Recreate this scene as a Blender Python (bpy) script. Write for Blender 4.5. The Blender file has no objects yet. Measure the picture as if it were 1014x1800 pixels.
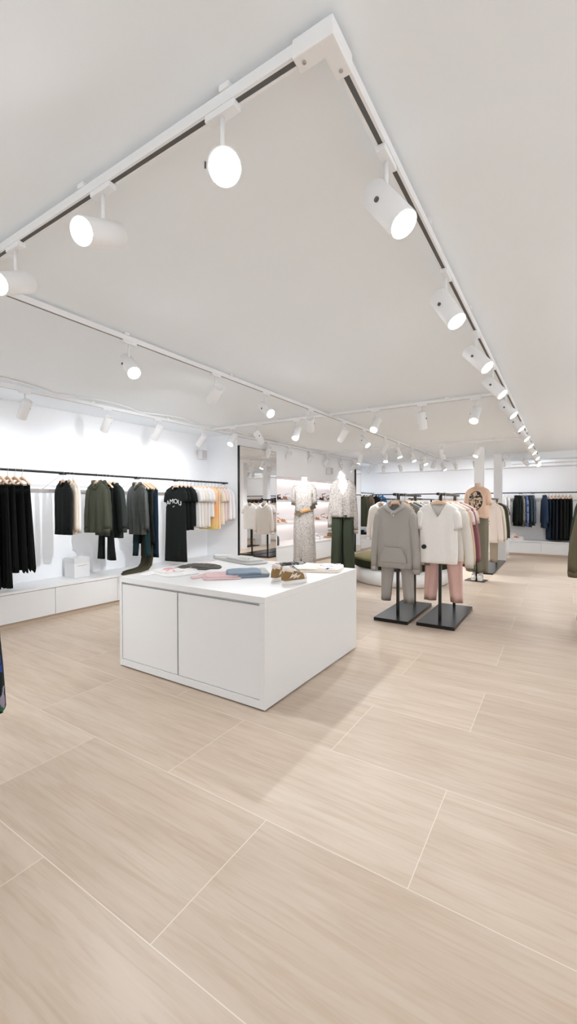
import bpy, bmesh, math, random
from mathutils import Vector, Matrix, noise
random.seed(7)
PI = math.pi
SC = bpy.context.scene
COL = SC.collection

# ------------------------------------------------------------------ materials
def lin(c):
    return tuple((x / 12.92 if x <= .04045 else ((x + .055) / 1.055) ** 2.4) for x in (v / 255. for v in c)) + (1.,)

MATS = {}
def mat(name, rgb, rough=.6, metal=0., bump=0., bscale=60., spec=.5, var=0.):
    if name in MATS: return MATS[name]
    m = bpy.data.materials.new(name); m.use_nodes = True
    nt = m.node_tree; b = nt.nodes['Principled BSDF']
    c = lin(rgb)
    b.inputs['Base Color'].default_value = c
    b.inputs['Roughness'].default_value = rough
    b.inputs['Metallic'].default_value = metal
    b.inputs['Specular IOR Level'].default_value = spec
    if bump or var:
        tc = nt.nodes.new('ShaderNodeTexCoord'); n = nt.nodes.new('ShaderNodeTexNoise')
        n.inputs['Scale'].default_value = bscale; n.inputs['Detail'].default_value = 3
        nt.links.new(tc.outputs['Object'], n.inputs['Vector'])
        if bump:
            bp = nt.nodes.new('ShaderNodeBump'); bp.inputs['Strength'].default_value = bump; bp.inputs['Distance'].default_value = .004
            nt.links.new(n.outputs['Fac'], bp.inputs['Height']); nt.links.new(bp.outputs['Normal'], b.inputs['Normal'])
        if var:
            mx = nt.nodes.new('ShaderNodeMix'); mx.data_type = 'RGBA'
            mx.inputs['A'].default_value = tuple(min(1, x * (1 - var)) for x in c[:3]) + (1,)
            mx.inputs['B'].default_value = tuple(min(1, x * (1 + var)) for x in c[:3]) + (1,)
            nt.links.new(n.outputs['Fac'], mx.inputs['Factor']); nt.links.new(mx.outputs['Result'], b.inputs['Base Color'])
    MATS[name] = m
    return m

def fab(rgb):
    """woven cloth of one colour"""
    return mat('cloth_%02x%02x%02x' % tuple(rgb), rgb, .88, bump=.25, bscale=60, spec=.2, var=.05)

def emit(name, rgb, s):
    m = bpy.data.materials.new(name); m.use_nodes = True
    b = m.node_tree.nodes['Principled BSDF']
    b.inputs['Base Color'].default_value = (.9, .9, .9, 1)
    b.inputs['Emission Color'].default_value = lin(rgb); b.inputs['Emission Strength'].default_value = s
    return m

def nodes(name):
    m = bpy.data.materials.new(name); m.use_nodes = True
    nt = m.node_tree
    return m, nt, nt.nodes['Principled BSDF'], lambda t: nt.nodes.new(t), nt.links.new

def ramp(N, stops, interp='LINEAR'):
    r = N('ShaderNodeValToRGB'); cr = r.color_ramp; cr.interpolation = interp
    while len(cr.elements) < len(stops): cr.elements.new(.5)
    for e, (p, c) in zip(cr.elements, stops): e.position = p; e.color = lin(c)
    return r

def floor_mat():
    m, nt, b, N, L = nodes('travertine_tile')
    tc = N('ShaderNodeTexCoord')
    sh = N('ShaderNodeVectorMath'); sh.operation = 'SUBTRACT'; sh.inputs[1].default_value = (-1.085, .25, 0)
    L(tc.outputs['Object'], sh.inputs[0])
    br = N('ShaderNodeTexBrick'); br.offset = .5; br.offset_frequency = 2; br.squash = 1
    br.inputs['Scale'].default_value = 1; br.inputs['Brick Width'].default_value = 1.26; br.inputs['Row Height'].default_value = .635
    br.inputs['Mortar Size'].default_value = .0018; br.inputs['Mortar Smooth'].default_value = .1; br.inputs['Bias'].default_value = 0
    br.inputs['Color1'].default_value = (0, 0, 0, 1); br.inputs['Color2'].default_value = (1, 1, 1, 1)
    L(sh.outputs[0], br.inputs['Vector'])
    # each tile gets its own slice of the stone
    off = N('ShaderNodeVectorMath'); off.operation = 'MULTIPLY_ADD'
    L(br.outputs['Color'], off.inputs[0]); off.inputs[1].default_value = (7.3, 3.1, 5.7); L(tc.outputs['Object'], off.inputs[2])
    mp = N('ShaderNodeMapping'); mp.inputs['Scale'].default_value = (.7, 5., 1); mp.inputs['Rotation'].default_value = (0, 0, .03)
    L(off.outputs[0], mp.inputs['Vector'])
    n1 = N('ShaderNodeTexNoise'); n1.inputs['Scale'].default_value = 1.6; n1.inputs['Detail'].default_value = 6; n1.inputs['Roughness'].default_value = .62
    n1.inputs['Distortion'].default_value = .3
    L(mp.outputs[0], n1.inputs['Vector'])
    mp2 = N('ShaderNodeMapping'); mp2.inputs['Scale'].default_value = (1.6, 22., 1)
    L(off.outputs[0], mp2.inputs['Vector'])
    n2 = N('ShaderNodeTexNoise'); n2.inputs['Scale'].default_value = 1.7; n2.inputs['Detail'].default_value = 5; n2.inputs['Distortion'].default_value = .9
    L(mp2.outputs[0], n2.inputs['Vector'])
    r1 = ramp(N, [(.32, FLOOR[0]), (.5, FLOOR[1]), (.68, FLOOR[2])])
    L(n1.outputs['Fac'], r1.inputs[0])
    r2 = ramp(N, [(.34, FLOOR[3]), (.56, (255, 255, 255))])
    L(n2.outputs['Fac'], r2.inputs[0])
    mx = N('ShaderNodeMix'); mx.data_type = 'RGBA'; mx.blend_type = 'MULTIPLY'; mx.inputs['Factor'].default_value = .6
    L(r1.outputs[0], mx.inputs['A']); L(r2.outputs[0], mx.inputs['B'])
    # per-tile tone
    rt = ramp(N, [(0, (243, 241, 239)), (1, (255, 255, 255))]); L(br.outputs['Color'], rt.inputs[0])
    mt = N('ShaderNodeMix'); mt.data_type = 'RGBA'; mt.blend_type = 'MULTIPLY'; mt.inputs['Factor'].default_value = 1
    L(mx.outputs['Result'], mt.inputs['A']); L(rt.outputs[0], mt.inputs['B'])
    mo = N('ShaderNodeMix'); mo.data_type = 'RGBA'; mo.inputs['B'].default_value = lin((222, 209, 196))
    L(br.outputs['Fac'], mo.inputs['Factor']); L(mt.outputs['Result'], mo.inputs['A'])
    L(mo.outputs['Result'], b.inputs['Base Color'])
    b.inputs['Roughness'].default_value = .42; b.inputs['Specular IOR Level'].default_value = .35
    bp = N('ShaderNodeBump'); bp.inputs['Strength'].default_value = .25; bp.inputs['Distance'].default_value = .002; bp.invert = True
    L(br.outputs['Fac'], bp.inputs['Height']); L(bp.outputs['Normal'], b.inputs['Normal'])
    return m

def paisley(name, scale=62.):
    m, nt, b, N, L = nodes(name)
    tc = N('ShaderNodeTexCoord')
    n = N('ShaderNodeTexNoise'); n.inputs['Scale'].default_value = scale; n.inputs['Detail'].default_value = 4; n.inputs['Distortion'].default_value = 1.6
    v = N('ShaderNodeTexVoronoi'); v.feature = 'DISTANCE_TO_EDGE'; v.inputs['Scale'].default_value = scale * 1.5
    L(tc.outputs['Object'], n.inputs['Vector']); L(tc.outputs['Object'], v.inputs['Vector'])
    a = N('ShaderNodeMath'); a.operation = 'MULTIPLY_ADD'; a.inputs[1].default_value = .55
    L(v.outputs['Distance'], a.inputs[0]); L(n.outputs['Fac'], a.inputs[2])
    r = ramp(N, [(.36, (92, 88, 86)), (.47, (138, 131, 126)), (.57, (184, 176, 168)), (.70, (200, 192, 184)), (.84, (150, 142, 136))])
    L(a.outputs[0], r.inputs[0]); L(r.outputs[0], b.inputs['Base Color'])
    b.inputs['Roughness'].default_value = .8; b.inputs['Specular IOR Level'].default_value = .2
    return m

def blotch(name, base, spots, scale, thr, detail=3., dist=.6, mask=None):
    """cloth of colour BASE carrying blotches: SPOTS = [(offset, rgb)]; mask = (x0, z0, rx, rz) limits them to an oval on the front, with an outlined ring if a fifth value is given"""
    m, nt, b, N, L = nodes(name)
    tc = N('ShaderNodeTexCoord')
    cur = None
    prev = N('ShaderNodeRGB'); prev.outputs[0].default_value = lin(base); cur = prev.outputs[0]
    mk = None
    if mask:
        s = N('ShaderNodeSeparateXYZ'); L(tc.outputs['Object'], s.inputs[0])
        def mth(op, a, bb):
            q = N('ShaderNodeMath'); q.operation = op
            for i, x in enumerate((a, bb)):
                if isinstance(x, (int, float)): q.inputs[i].default_value = x
                elif x is not None: L(x, q.inputs[i])
            return q.outputs[0]
        dx = mth('DIVIDE', mth('SUBTRACT', s.outputs['X'], mask[0]), mask[2]); dz = mth('DIVIDE', mth('SUBTRACT', s.outputs['Z'], mask[1]), mask[3])
        d = mth('SQRT', mth('ADD', mth('MULTIPLY', dx, dx), mth('MULTIPLY', dz, dz)), None)
        fr = mth('LESS_THAN', s.outputs['Y'], 0.)
        mk = mth('MULTIPLY', mth('LESS_THAN', d, 1.), fr)
        if len(mask) > 4:   # a thin oval outline and the spots denser near it
            ring = mth('MULTIPLY', mth('LESS_THAN', mth('ABSOLUTE', mth('SUBTRACT', d, .94), None), .03), fr)
    for i, (off, rgb) in enumerate(spots):
        n = N('ShaderNodeTexNoise'); n.inputs['Scale'].default_value = scale * (1 + .2 * i); n.inputs['Detail'].default_value = detail; n.inputs['Distortion'].default_value = dist
        mp = N('ShaderNodeMapping'); mp.inputs['Location'].default_value = (off, off * 1.7, off * .6)
        L(tc.outputs['Object'], mp.inputs['Vector']); L(mp.outputs[0], n.inputs['Vector'])
        g = N('ShaderNodeMath'); g.operation = 'GREATER_THAN'; g.inputs[1].default_value = thr
        L(n.outputs['Fac'], g.inputs[0]); fac = g.outputs[0]
        if mk is not None: fac = mth('MULTIPLY', fac, mk)
        x = N('ShaderNodeMix'); x.data_type = 'RGBA'; L(fac, x.inputs['Factor']); L(cur, x.inputs['A']); x.inputs['B'].default_value = lin(rgb)
        cur = x.outputs['Result']
    if mask and len(mask) > 4:
        x = N('ShaderNodeMix'); x.data_type = 'RGBA'; L(ring, x.inputs['Factor']); L(cur, x.inputs['A']); x.inputs['B'].default_value = lin(spots[0][1])
        cur = x.outputs['Result']
    L(cur, b.inputs['Base Color']); b.inputs['Roughness'].default_value = .85; b.inputs['Specular IOR Level'].default_value = .2
    return m

FLOOR = [(197, 178, 159), (205, 187, 168), (210, 194, 177), (236, 229, 221)]
M_WALL = mat('white_wall_paint', (244, 245, 247), .75, bump=.05, bscale=30)
M_CEIL = mat('white_ceiling_paint', (243, 248, 252), .85, bump=.05, bscale=12)
M_LACQ = mat('white_lacquer', (236, 235, 235), .38)
M_DOOR = mat('white_door_lacquer', (230, 230, 230), .42)
M_TABLE = mat('white_table_lacquer', (227, 226, 225), .4)
M_PLINTH = mat('beige_plinth', (205, 186, 168), .5)
M_TRACK = mat('white_track_metal', (240, 240, 240), .45)
M_SLOT = mat('grey_track_slot', (92, 92, 90), .6)
M_BLACK = mat('black_powder_coat', (13, 13, 13), .27, spec=.5)
M_RAIL = mat('black_rail_steel', (40, 42, 43), .35, metal=.4)
M_STEEL = mat('grey_steel', (185, 180, 176), .3, metal=.9)
M_WIRE = mat('hanger_wire', (170, 165, 160), .3, metal=.9)
M_WOOD = mat('pale_beech', (225, 190, 160), .5, var=.12, bscale=14)
M_CLIP = mat('clip_black', (25, 25, 26), .4)
M_LENS = emit('lamp_lens', (250, 250, 255), 14.)
M_LED = emit('led_strip', (255, 234, 226), 3.6)
M_MIRROR = mat('mirror_silver', (238, 236, 234), .015, metal=1.)
M_SKIN = mat('mannequin_white', (226, 222, 218), .45)
M_SKINB = mat('mannequin_beige', (232, 208, 186), .5)
M_SOLE = mat('white_rubber', (236, 232, 228), .55)
M_VELT = mat('olive_velvet_lit', (112, 104, 70), .9, bump=.3, bscale=80, spec=.2, var=.15)  # seat top lightened as if lit, light put into the colour
M_VELB = mat('dark_green_velvet_shaded', (40, 46, 28), .9, bump=.3, bscale=80, spec=.2, var=.15)  # seat side darker than the lit top, shade put into the colour
M_PAIS = paisley('grey_paisley')

# ------------------------------------------------------------------ mesh helpers
class MB:
    def __init__(s): s.v = []; s.f = []
    def box(s, x0, x1, y0, y1, z0, z1):
        n = len(s.v)
        s.v += [(x0, y0, z0), (x1, y0, z0), (x1, y1, z0), (x0, y1, z0), (x0, y0, z1), (x1, y0, z1), (x1, y1, z1), (x0, y1, z1)]
        s.f += [tuple(n + i for i in q) for q in ((3, 2, 1, 0), (4, 5, 6, 7), (0, 1, 5, 4), (1, 2, 6, 5), (2, 3, 7, 6), (3, 0, 4, 7))]
        return s
    def loft(s, rings, cap0=True, cap1=True, closed=False):
        n = len(s.v); k = len(rings[0])
        for r in rings: s.v += [tuple(p) for p in r]
        m = len(rings)
        for i in range(m if closed else m - 1):
            a = n + i * k; b = n + ((i + 1) % m) * k
            for j in range(k):
                j2 = (j + 1) % k
                s.f.append((a + j, a + j2, b + j2, b + j))
        if not closed:
            if cap0: s.f.append(tuple(n + j for j in reversed(range(k))))
            if cap1: s.f.append(tuple(n + (m - 1) * k + j for j in range(k)))
        return s
    def tube(s, pts, r, seg=8, ry=None, closed=False):
        pts = [Vector(p) for p in pts]; rings = []
        m = len(pts); rr = r if isinstance(r, (list, tuple)) else [r] * m
        ref = None
        for i, p in enumerate(pts):
            if closed: t = pts[(i + 1) % m] - pts[i - 1]
            else: t = pts[min(i + 1, m - 1)] - pts[max(i - 1, 0)]
            t.normalize()
            if ref is None: ref = Vector((0, 0, 1)) if abs(t.z) < .9 else Vector((0, 1, 0))
            u = ref - t * ref.dot(t)
            if u.length < 1e-4: u = t.orthogonal()
            u.normalize(); w = t.cross(u); ref = u
            q = ry[i] if isinstance(ry, (list, tuple)) else (ry if ry else rr[i])
            rings.append([p + u * (q * math.cos(a)) + w * (rr[i] * math.sin(a)) for a in (2 * PI * j / seg for j in range(seg))])
        return s.loft(rings, closed=closed)
    def cyl(s, p0, p1, r, seg=16): return s.tube([p0, p1], r, seg)
    def mesh(s, name, smooth=True, bevel=0.):
        me = bpy.data.meshes.new(name); me.from_pydata(s.v, [], s.f)
        bm = bmesh.new(); bm.from_mesh(me)
        bmesh.ops.recalc_face_normals(bm, faces=bm.faces)
        if bevel:
            bmesh.ops.bevel(bm, geom=[e for e in bm.edges], offset=bevel, segments=2, profile=.6, affect='EDGES', clamp_overlap=True)
        bm.to_mesh(me); bm.free()
        if smooth:
            for p in me.polygons: p.use_smooth = True
        return me

def obj(name, me, m, parent=None, loc=None, rot=None):
    if isinstance(me, MB): me = me.mesh(name)
    o = bpy.data.objects.new(name, me)
    if not me.materials: me.materials.append(None)
    s = o.material_slots[0]; s.link = 'OBJECT'; s.material = m
    COL.objects.link(o)
    if parent is not None: o.parent = parent
    if loc is not None: o.location = loc
    if rot is not None: o.rotation_euler = rot
    return o

def flat(name, mb, m, parent=None, bevel=.0, **k): return obj(name, mb.mesh(name, False, bevel), m, parent, **k)

def thing(name, label, cat, loc=(0, 0, 0), rz=0., group=None):
    o = bpy.data.objects.new(name, None); o.empty_display_size = .1; COL.objects.link(o)
    o.location = loc; o.rotation_euler = (0, 0, rz)
    o['label'] = label; o['category'] = cat
    if group: o['group'] = group
    return o

def tag(o, label, cat, group=None):
    o['label'] = label; o['category'] = cat
    if group: o['group'] = group
    return o

def struct(name, mb, m, bevel=0.):
    o = flat(name, mb, m, None, bevel); o['kind'] = 'structure'; return o

def spw(c, p): return math.copysign(abs(c) ** p, c)

# ------------------------------------------------------------------ room
CZ = 2.68
struct('floor', MB().box(-5.9, 3.2, -3.0, 13.7, -.1, 0), floor_mat())
struct('ceiling', MB().box(-5.9, 3.2, -3.0, 13.7, CZ, CZ + .1), M_CEIL)
struct('wall_left', MB().box(-5.9, -5.75, -3.0, 13.7, 0, CZ), M_WALL)
struct('wall_back', MB().box(-5.75, 3.2, 13.55, 13.7, 0, CZ), M_WALL)
struct('wall_right', MB().box(3.2, 3.35, -3.0, 13.7, 0, CZ), M_WALL)
struct('wall_column', MB().box(-5.75, -5.0, 6.1, 7.40, 0, CZ), M_WALL)
struct('wall_bulkhead', MB().box(-5.75, -5.0, 7.40, 11.36, 1.985, CZ), M_WALL)
struct('wall_pier', MB().box(-5.75, -5.0, 11.36, 11.80, 0, CZ), M_WALL)
struct('wall_soffit', MB().box(-5.0, 3.2, 13.05, 13.55, 2.40, CZ), M_WALL)
struct('trim_1', MB().box(-1.1, 3.2, 12.25, 12.62, 2.52, CZ), M_CEIL)
struct('trim_2', MB().box(-1.1, 3.2, 12.68, 13.05, 2.46, CZ), M_CEIL)
struct('wall_pillar', MB().box(-1.655, -1.47, 10.43, 10.61, 0, CZ), M_WALL, .004)
struct('wall_pillar', MB().box(-1.44, -1.26, 12.0, 12.2, 0, CZ), M_WALL, .004)

# low lacquered bench cabinets along a wall facing +X
def bench(fx, bx, y0, y1, z, seams, wall, unit_labels, top_label, grp):
    t = flat('wall_shelf', MB().box(bx, fx + .012, y0, y1, z - .028, z), M_LACQ, bevel=.003)
    tag(t, top_label, 'shelf')
    ys = [y0] + seams + [y1]
    for i in range(len(ys) - 1):
        c = thing('bench_cabinet', unit_labels[i], 'cabinet', (fx, (ys[i] + ys[i + 1]) / 2, 0), 0, grp)
        h = (ys[i + 1] - ys[i]) / 2
        flat('carcass', MB().box(bx - fx, -.02, -h + .001, h - .001, .05, z - .0285), M_LACQ, c)
        flat('front_panel', MB().box(-.019, 0, -h + .0025, h - .0025, .055, z - .034), M_DOOR, c, .0015)
    p = flat('baseboard_' + wall, MB().box(bx, fx - .035, y0, y1, 0, .05), M_PLINTH); p['kind'] = 'structure'

bench(-5.21, -5.75, -.6, 6.1, .41, [.20, 1.08, 1.97, 2.86, 3.73, 4.62, 5.5], 'left',
      ['white bench cabinet nearest the shop front under the left rail', 'white bench cabinet under the left rail, second from the shop front',
       'white bench cabinet under the left rail, third from the shop front', 'white bench cabinet below the long black skirts',
       'white bench cabinet below the black blouse and cream tops', 'white bench cabinet behind the display table corner, below olive jackets',
       'white bench cabinet hidden behind the table, below the dark trousers', 'white bench cabinet ending against the tall mirror column'],
      'white bench top running along the left wall below the rail', 'bench cabinets along the left wall')
bench(-5.0, -5.745, 7.405, 11.355, .50, [8.7, 10.0], 'niche',
      ['white bench cabinet at the mirror end of the shoe niche', 'white bench cabinet in the middle of the shoe niche', 'white bench cabinet at the far end of the shoe niche'],
      'white bench top of the lit shoe niche', 'bench cabinets under the shoe niche')
bench(-5.0, -5.745, 11.805, 13.545, .41, [12.7], 'corner',
      ['white bench cabinet beside the narrow mirror pier', 'white bench cabinet in the far left corner'],
      'white bench top in the far left corner holding a black shoe', 'bench cabinets in the far left corner')
# far wall bench (faces -Y)
def far_bench():
    t = flat('wall_shelf', MB().box(-1.18, 3.2, 13.088, 13.55, .382, .41), M_LACQ, bevel=.003)
    tag(t, 'white bench top along the back wall holding a red and white shoe', 'shelf')
    xs = [-1.18, -.42, .62, 1.7, 3.2]
    lb = ['white bench cabinet at the pillar end of the back wall', 'white bench cabinet on the back wall below the dark trousers', 'white bench cabinet on the back wall beyond the olive jacket', 'white bench cabinet in the far right corner']
    for i in range(4):
        h = (xs[i + 1] - xs[i]) / 2
        c = thing('bench_cabinet', lb[i], 'cabinet', (xs[i] + h, 13.1, 0), 0, 'bench cabinets along the back wall')
        flat('carcass', MB().box(-h + .001, h - .001, .02, .45, .07, .3815), M_LACQ, c)
        flat('front_panel', MB().box(-h + .0025, h - .0025, 0, .019, .075, .376), M_DOOR, c, .0015)
    p = flat('baseboard_back', MB().box(-1.18, 3.2, 13.13, 13.55, 0, .07), M_PLINTH); p['kind'] = 'structure'
far_bench()
t = flat('display_plinth', MB().box(-1.40, -1.13, 11.72, 11.98, 0, .52), M_LACQ, bevel=.004)
tag(t, 'low white plinth on the floor before the far pillar', 'plinth')

# grey bracket channels on the walls
tag(flat('bracket_channel', MB().box(-5.75, -5.738, -1, 6.1, 1.555, 1.60), M_STEEL), 'long grey metal channel on the left wall behind the hanging clothes', 'wall channel')
tag(flat('bracket_channel', MB().box(-1.2, 3.2, 13.538, 13.55, 1.47, 1.52), M_STEEL), 'long grey metal channel on the back wall behind the dark clothes', 'wall channel')

# hanging rails on walls
def wall_rail(label, p0, p1, wallpt, br):
    t = thing('hanging_rail', label, 'clothes rail', p0)
    d = Vector(p1) - Vector(p0)
    obj('rail_tube', MB().cyl((0, 0, 0), d, .0145, 12), M_RAIL, t)
    for k in br:
        q = d * k; w = Vector(wallpt)
        flat_dir = w
        b = MB().tube([q + Vector((0, 0, -.012)), q + w * .93 + Vector((0, 0, -.20)), q + w + Vector((0, 0, -.20))], .0065, 6)
        obj('bracket', b, M_TRACK, t)
        obj('rail_clamp', MB().cyl(q - d.normalized() * .045 - Vector((0, 0, .016)), q + d.normalized() * .045 - Vector((0, 0, .016)), .008, 8), M_RAIL, t)
RZ = 1.785
wall_rail('long black hanging rail on the left wall above the bench', (-5.2, -.4, RZ), (-5.2, 6.06, RZ), (-.545, 0, 0), [.08, .28, .52, .69, .805, .985])
wall_rail('black hanging rail in the far left corner holding olive and blue jackets', (-5.25, 11.86, 1.75), (-5.25, 13.5, 1.75), (-.495, 0, 0), [.1, .9])
wall_rail('long black hanging rail along the back wall', (-5.2, 13.28, 1.705), (3.1, 13.28, 1.705), (0, .26, 0), [.1, .3, .515, .55, .68, .85])

# ------------------------------------------------------------------ mirrors
def mirror(label, y0, y1, z0, z1):
    t = thing('wall_mirror', label, 'mirror', (-5.0, (y0 + y1) / 2, z0))
    h = (y1 - y0) / 2; H = z1 - z0
    flat('backing', MB().box(.001, .018, -h + .012, h - .002, .004, H - .004), M_BLACK, t)
    flat('mirror_glass', MB().box(.0185, .022, -h + .012, h - .003, .004, H - .005), M_MIRROR, t)
    flat('frame_stile', MB().box(.001, .045, -h, -h + .012, 0, H), M_BLACK, t)
    flat('frame_top', MB().box(.001, .024, -h + .012, h, H - .005, H), M_BLACK, t)
    flat('frame_edge', MB().box(.001, .024, h - .003, h, 0, H - .005), M_STEEL, t)
mirror('tall black-edged wall mirror beside the shoe niche, reflecting clothes racks', 6.11, 7.34, .06, 2.475)
mirror('narrow black-edged wall mirror at the far end of the shoe niche', 11.385, 11.79, .02, 2.40)

# ------------------------------------------------------------------ shoe niche shelves with LED strips
for z, lb, l2 in ((1.485, 'upper white shelf in the lit shoe niche', 'warm light strip under the upper niche shelf'), (.99, 'lower white shelf in the lit shoe niche', 'warm light strip under the lower niche shelf')):
    tag(flat('niche_shelf', MB().box(-5.72, -5.03, 7.40, 11.36, z - .045, z), M_LACQ, bevel=.002), lb, 'shelf', 'niche shelves')
    tag(flat('light_strip', MB().box(-5.70, -5.67, 7.45, 11.3, z - .0535, z - .0455), M_LED), l2, 'light strip')
tag(flat('light_strip', MB().box(-5.70, -5.67, 7.45, 11.3, 1.977, 1.9845), M_LED), 'warm light strip at the top of the shoe niche', 'light strip')

# wall speakers
def speaker(label, x, y, z, w, h):
    t = thing('wall_speaker', label, 'speaker', (x, y, z), 0, 'small wall speakers')
    flat('housing', MB().box(.01, .13, -w, w, -h, h), mat('speaker_grey', (226, 222, 222), .6), t, .006)
    flat('grille', MB().box(.1305, .134, -w + .012, w - .012, -h + .012, h - .012), mat('speaker_grille', (206, 202, 202), .8, bump=.4, bscale=300), t)
    flat('bracket', MB().box(0, .0095, -.03, .03, -.05, .05), M_STEEL, t)
speaker('small grey speaker high on the left wall near the mirror column', -5.75, 5.90, 2.325, .072, .085)
speaker('small grey speaker on the bulkhead above the shoe niche', -5.0, 9.68, 2.235, .07, .085)

# ------------------------------------------------------------------ ceiling tracks and spotlights
TB = 2.625       # underside of the tracks
def track(label, p0, p1, fit=()):
    """p0, p1: (x, y) ends of a straight lighting track; FIT: distances of small ceiling clips"""
    p0 = Vector((p0[0], p0[1], 0)); p1 = Vector((p1[0], p1[1], 0)); d = p1 - p0; L = d.length
    t = thing('lighting_track', label, 'lighting track', (p0.x, p0.y, TB), math.atan2(d.y, d.x), 'ceiling lighting tracks')
    w = .018
    # U profile, open below
    prof = [(-w, 0), (-w, .036), (w, .036), (w, 0), (.0085, 0), (.0085, .02), (-.0085, .02), (-.0085, 0)]
    m = MB().loft([[(0, a, b) for a, b in prof], [(L, a, b) for a, b in prof]])
    flat('track_profile', m, M_TRACK, t)
    flat('slot', MB().box(.04, L - .04, -.0083, .0083, .0015, .0195), M_SLOT, t)
    for f in fit:
        flat('ceiling_clip', MB().box(f - .02, f + .02, -.024, .024, .0365, .0545), M_TRACK, t, .003)
track('near white lighting track running left from the corner joint', (-.575, 1.03), (-5.2, 1.03), (.3, 1.05, 2.0, 3.2))
track('right white lighting track running away from the near corner to the back wall', (-.53, 1.075), (-.49, 12.2), (.9, 1.9, 3.1, 4.2, 5.6, 7.3))
track('middle white lighting track parallel to the left wall', (-2.76, 1.06), (-2.76, 13.0), (1.0, 2.2, 3.6, 5.2))
track('white cross track joining the right and middle tracks near the table', (-.56, 5.35), (-2.73, 5.35), (.6, 1.6))
track('white cross track from the middle track to the left wall', (-2.79, 5.35), (-4.9, 5.35), (.8, 1.6))
track('white lighting track along the left wall above the rail', (-4.94, .3), (-4.94, 13.0), (1.5, 2.9, 4.1, 5.4))
track('white cross track farther back between right and middle tracks', (-.54, 9.2), (-2.73, 9.2), (.6, 1.5))
track('white cross track farther back reaching the left wall track', (-2.79, 9.2), (-4.91, 9.2), (.7, 1.5))
track('last white cross track before the back wall', (-.52, 12.1), (-4.9, 12.1), (.8, 2.4))
# L joint at the near corner
cj = thing('track_corner_joint', 'white corner joint linking the two nearest lighting tracks', 'track joint', (-.53, 1.03, TB))
flat('joint_body', MB().loft([[(x, y, z) for x, y in ((-.1, -.024), (.024, -.024), (.024, .1), (-.024, .1), (-.024, .024), (-.1, .024))] for z in (-.012, .04)]), M_TRACK, cj, .004)
for x, y in ((-.075, 0), (0, .075)): obj('screw', MB().cyl((x, y, -.0145), (x, y, -.0125), .006, 12), M_STEEL, cj)
# loose cable above the left wall track
cp = []
for i in range(90):
    y = .4 + i * .1
    cp.append((-4.91 + .17 * abs(math.sin(i * .27)) ** 1.2, y, 2.669))
tag(obj('loose_cable', MB().tube(cp, .010, 8), M_TRACK), 'loose white cable looping along the left wall track', 'cable')

ADP = MB().box(-.06, .06, -.017, .017, -.022, 0).mesh('adapter', False, .003)
STEM = MB().cyl((0, 0, -.135), (0, 0, -.0225), .0075, 10).mesh('stem')
def ring(x, r, k=28): return [(x, r * math.cos(2 * PI * j / k), r * math.sin(2 * PI * j / k)) for j in range(k)]
BAR = MB().loft([ring(-.085, .044), ring(-.09, .047), ring(-.086, .05), ring(.125, .05), ring(.127, .0485), ring(.126, .046), ring(.112, .045)]).mesh('barrel')
LENS = MB().loft([ring(.1125, .0445), ring(.1225, .0445)]).mesh('lens')
KNOB = MB().cyl((0, -.056, 0), (0, -.0505, 0), .009, 12).mesh('pivot_knob')
LAMPS = []
def lamp(x, y, d, label, power=1., grp='white track spotlights', along=0., spread=100.):
    t = thing('track_spotlight', label, 'spotlight', (x, y, TB), 0, grp)
    obj('adapter', ADP, M_TRACK, t, rot=(0, 0, along))
    obj('stem', STEM, M_TRACK, t)
    d = Vector(d).normalized()
    q = d.to_track_quat('X', 'Z').to_euler()
    # the barrel hangs under the stem: pivot a little behind its middle
    b = obj('barrel', BAR, M_TRACK, t, loc=(0, 0, -.175), rot=q)
    obj('lens', LENS, M_LENS, b)
    obj('pivot_knob', KNOB, M_SLOT, b)
    li = bpy.data.lights.new('spot_bulb', 'SPOT'); li.energy = LP * power; li.spot_size = math.radians(spread); li.spot_blend = 1.
    li.color = (.91, .957, 1.); li.shadow_soft_size = .04
    lo = bpy.data.objects.new('spot_bulb', li); COL.objects.link(lo); lo.parent = t
    lo.location = Vector((0, 0, -.175)) + d * .135
    lo.rotation_euler = d.to_track_quat('-Z', 'Y').to_euler()
LP = 62.
ordn = ['first', 'second', 'third', 'fourth', 'fifth', 'sixth', 'seventh', 'eighth', 'ninth', 'tenth', 'eleventh', 'twelfth', 'thirteenth']
for i, (x, d) in enumerate([(-.90, (.56, -.57, -.60)), (-1.51, (.23, -.86, -.45)), (-2.19, (.39, -.79, -.48)), (-2.95, (-.1, .25, -.95)), (-3.8, (.1, .3, -.9))]):
    lamp(x, 1.03, d, ['white spotlight glaring at the camera on the near track', 'white spotlight with round lit face, left of the glaring one on the near track',
                      'white spotlight at the left picture edge on the near track', 'white spotlight tail below the left end of the near track', 'white spotlight last on the left of the near track'][i], .35, along=0)
for i, (y, d) in enumerate([(1.47, (.56, -.19, -.80)), (2.38, (.5, -.24, -.83)), (3.32, (.64, -.22, -.74)), (4.19, (.66, -.16, -.74)), (5.23, (.66, -.14, -.74)), (6.23, (.66, -.12, -.74)),
                            (7.24, (.66, -.14, -.74)), (8.18, (.66, -.16, -.74)), (9.31, (.66, -.18, -.74)), (10.45, (.64, -.2, -.74)), (11.5, (.62, -.22, -.74))]):
    lamp(-.53 + .0036 * (y - 1), y, d, f'white spotlight on the right track, {ordn[i]} from the near corner', [.04, .04, .05, .06, .08, .1, .22, .35, .4, .4, .4][i], along=PI / 2)
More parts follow.
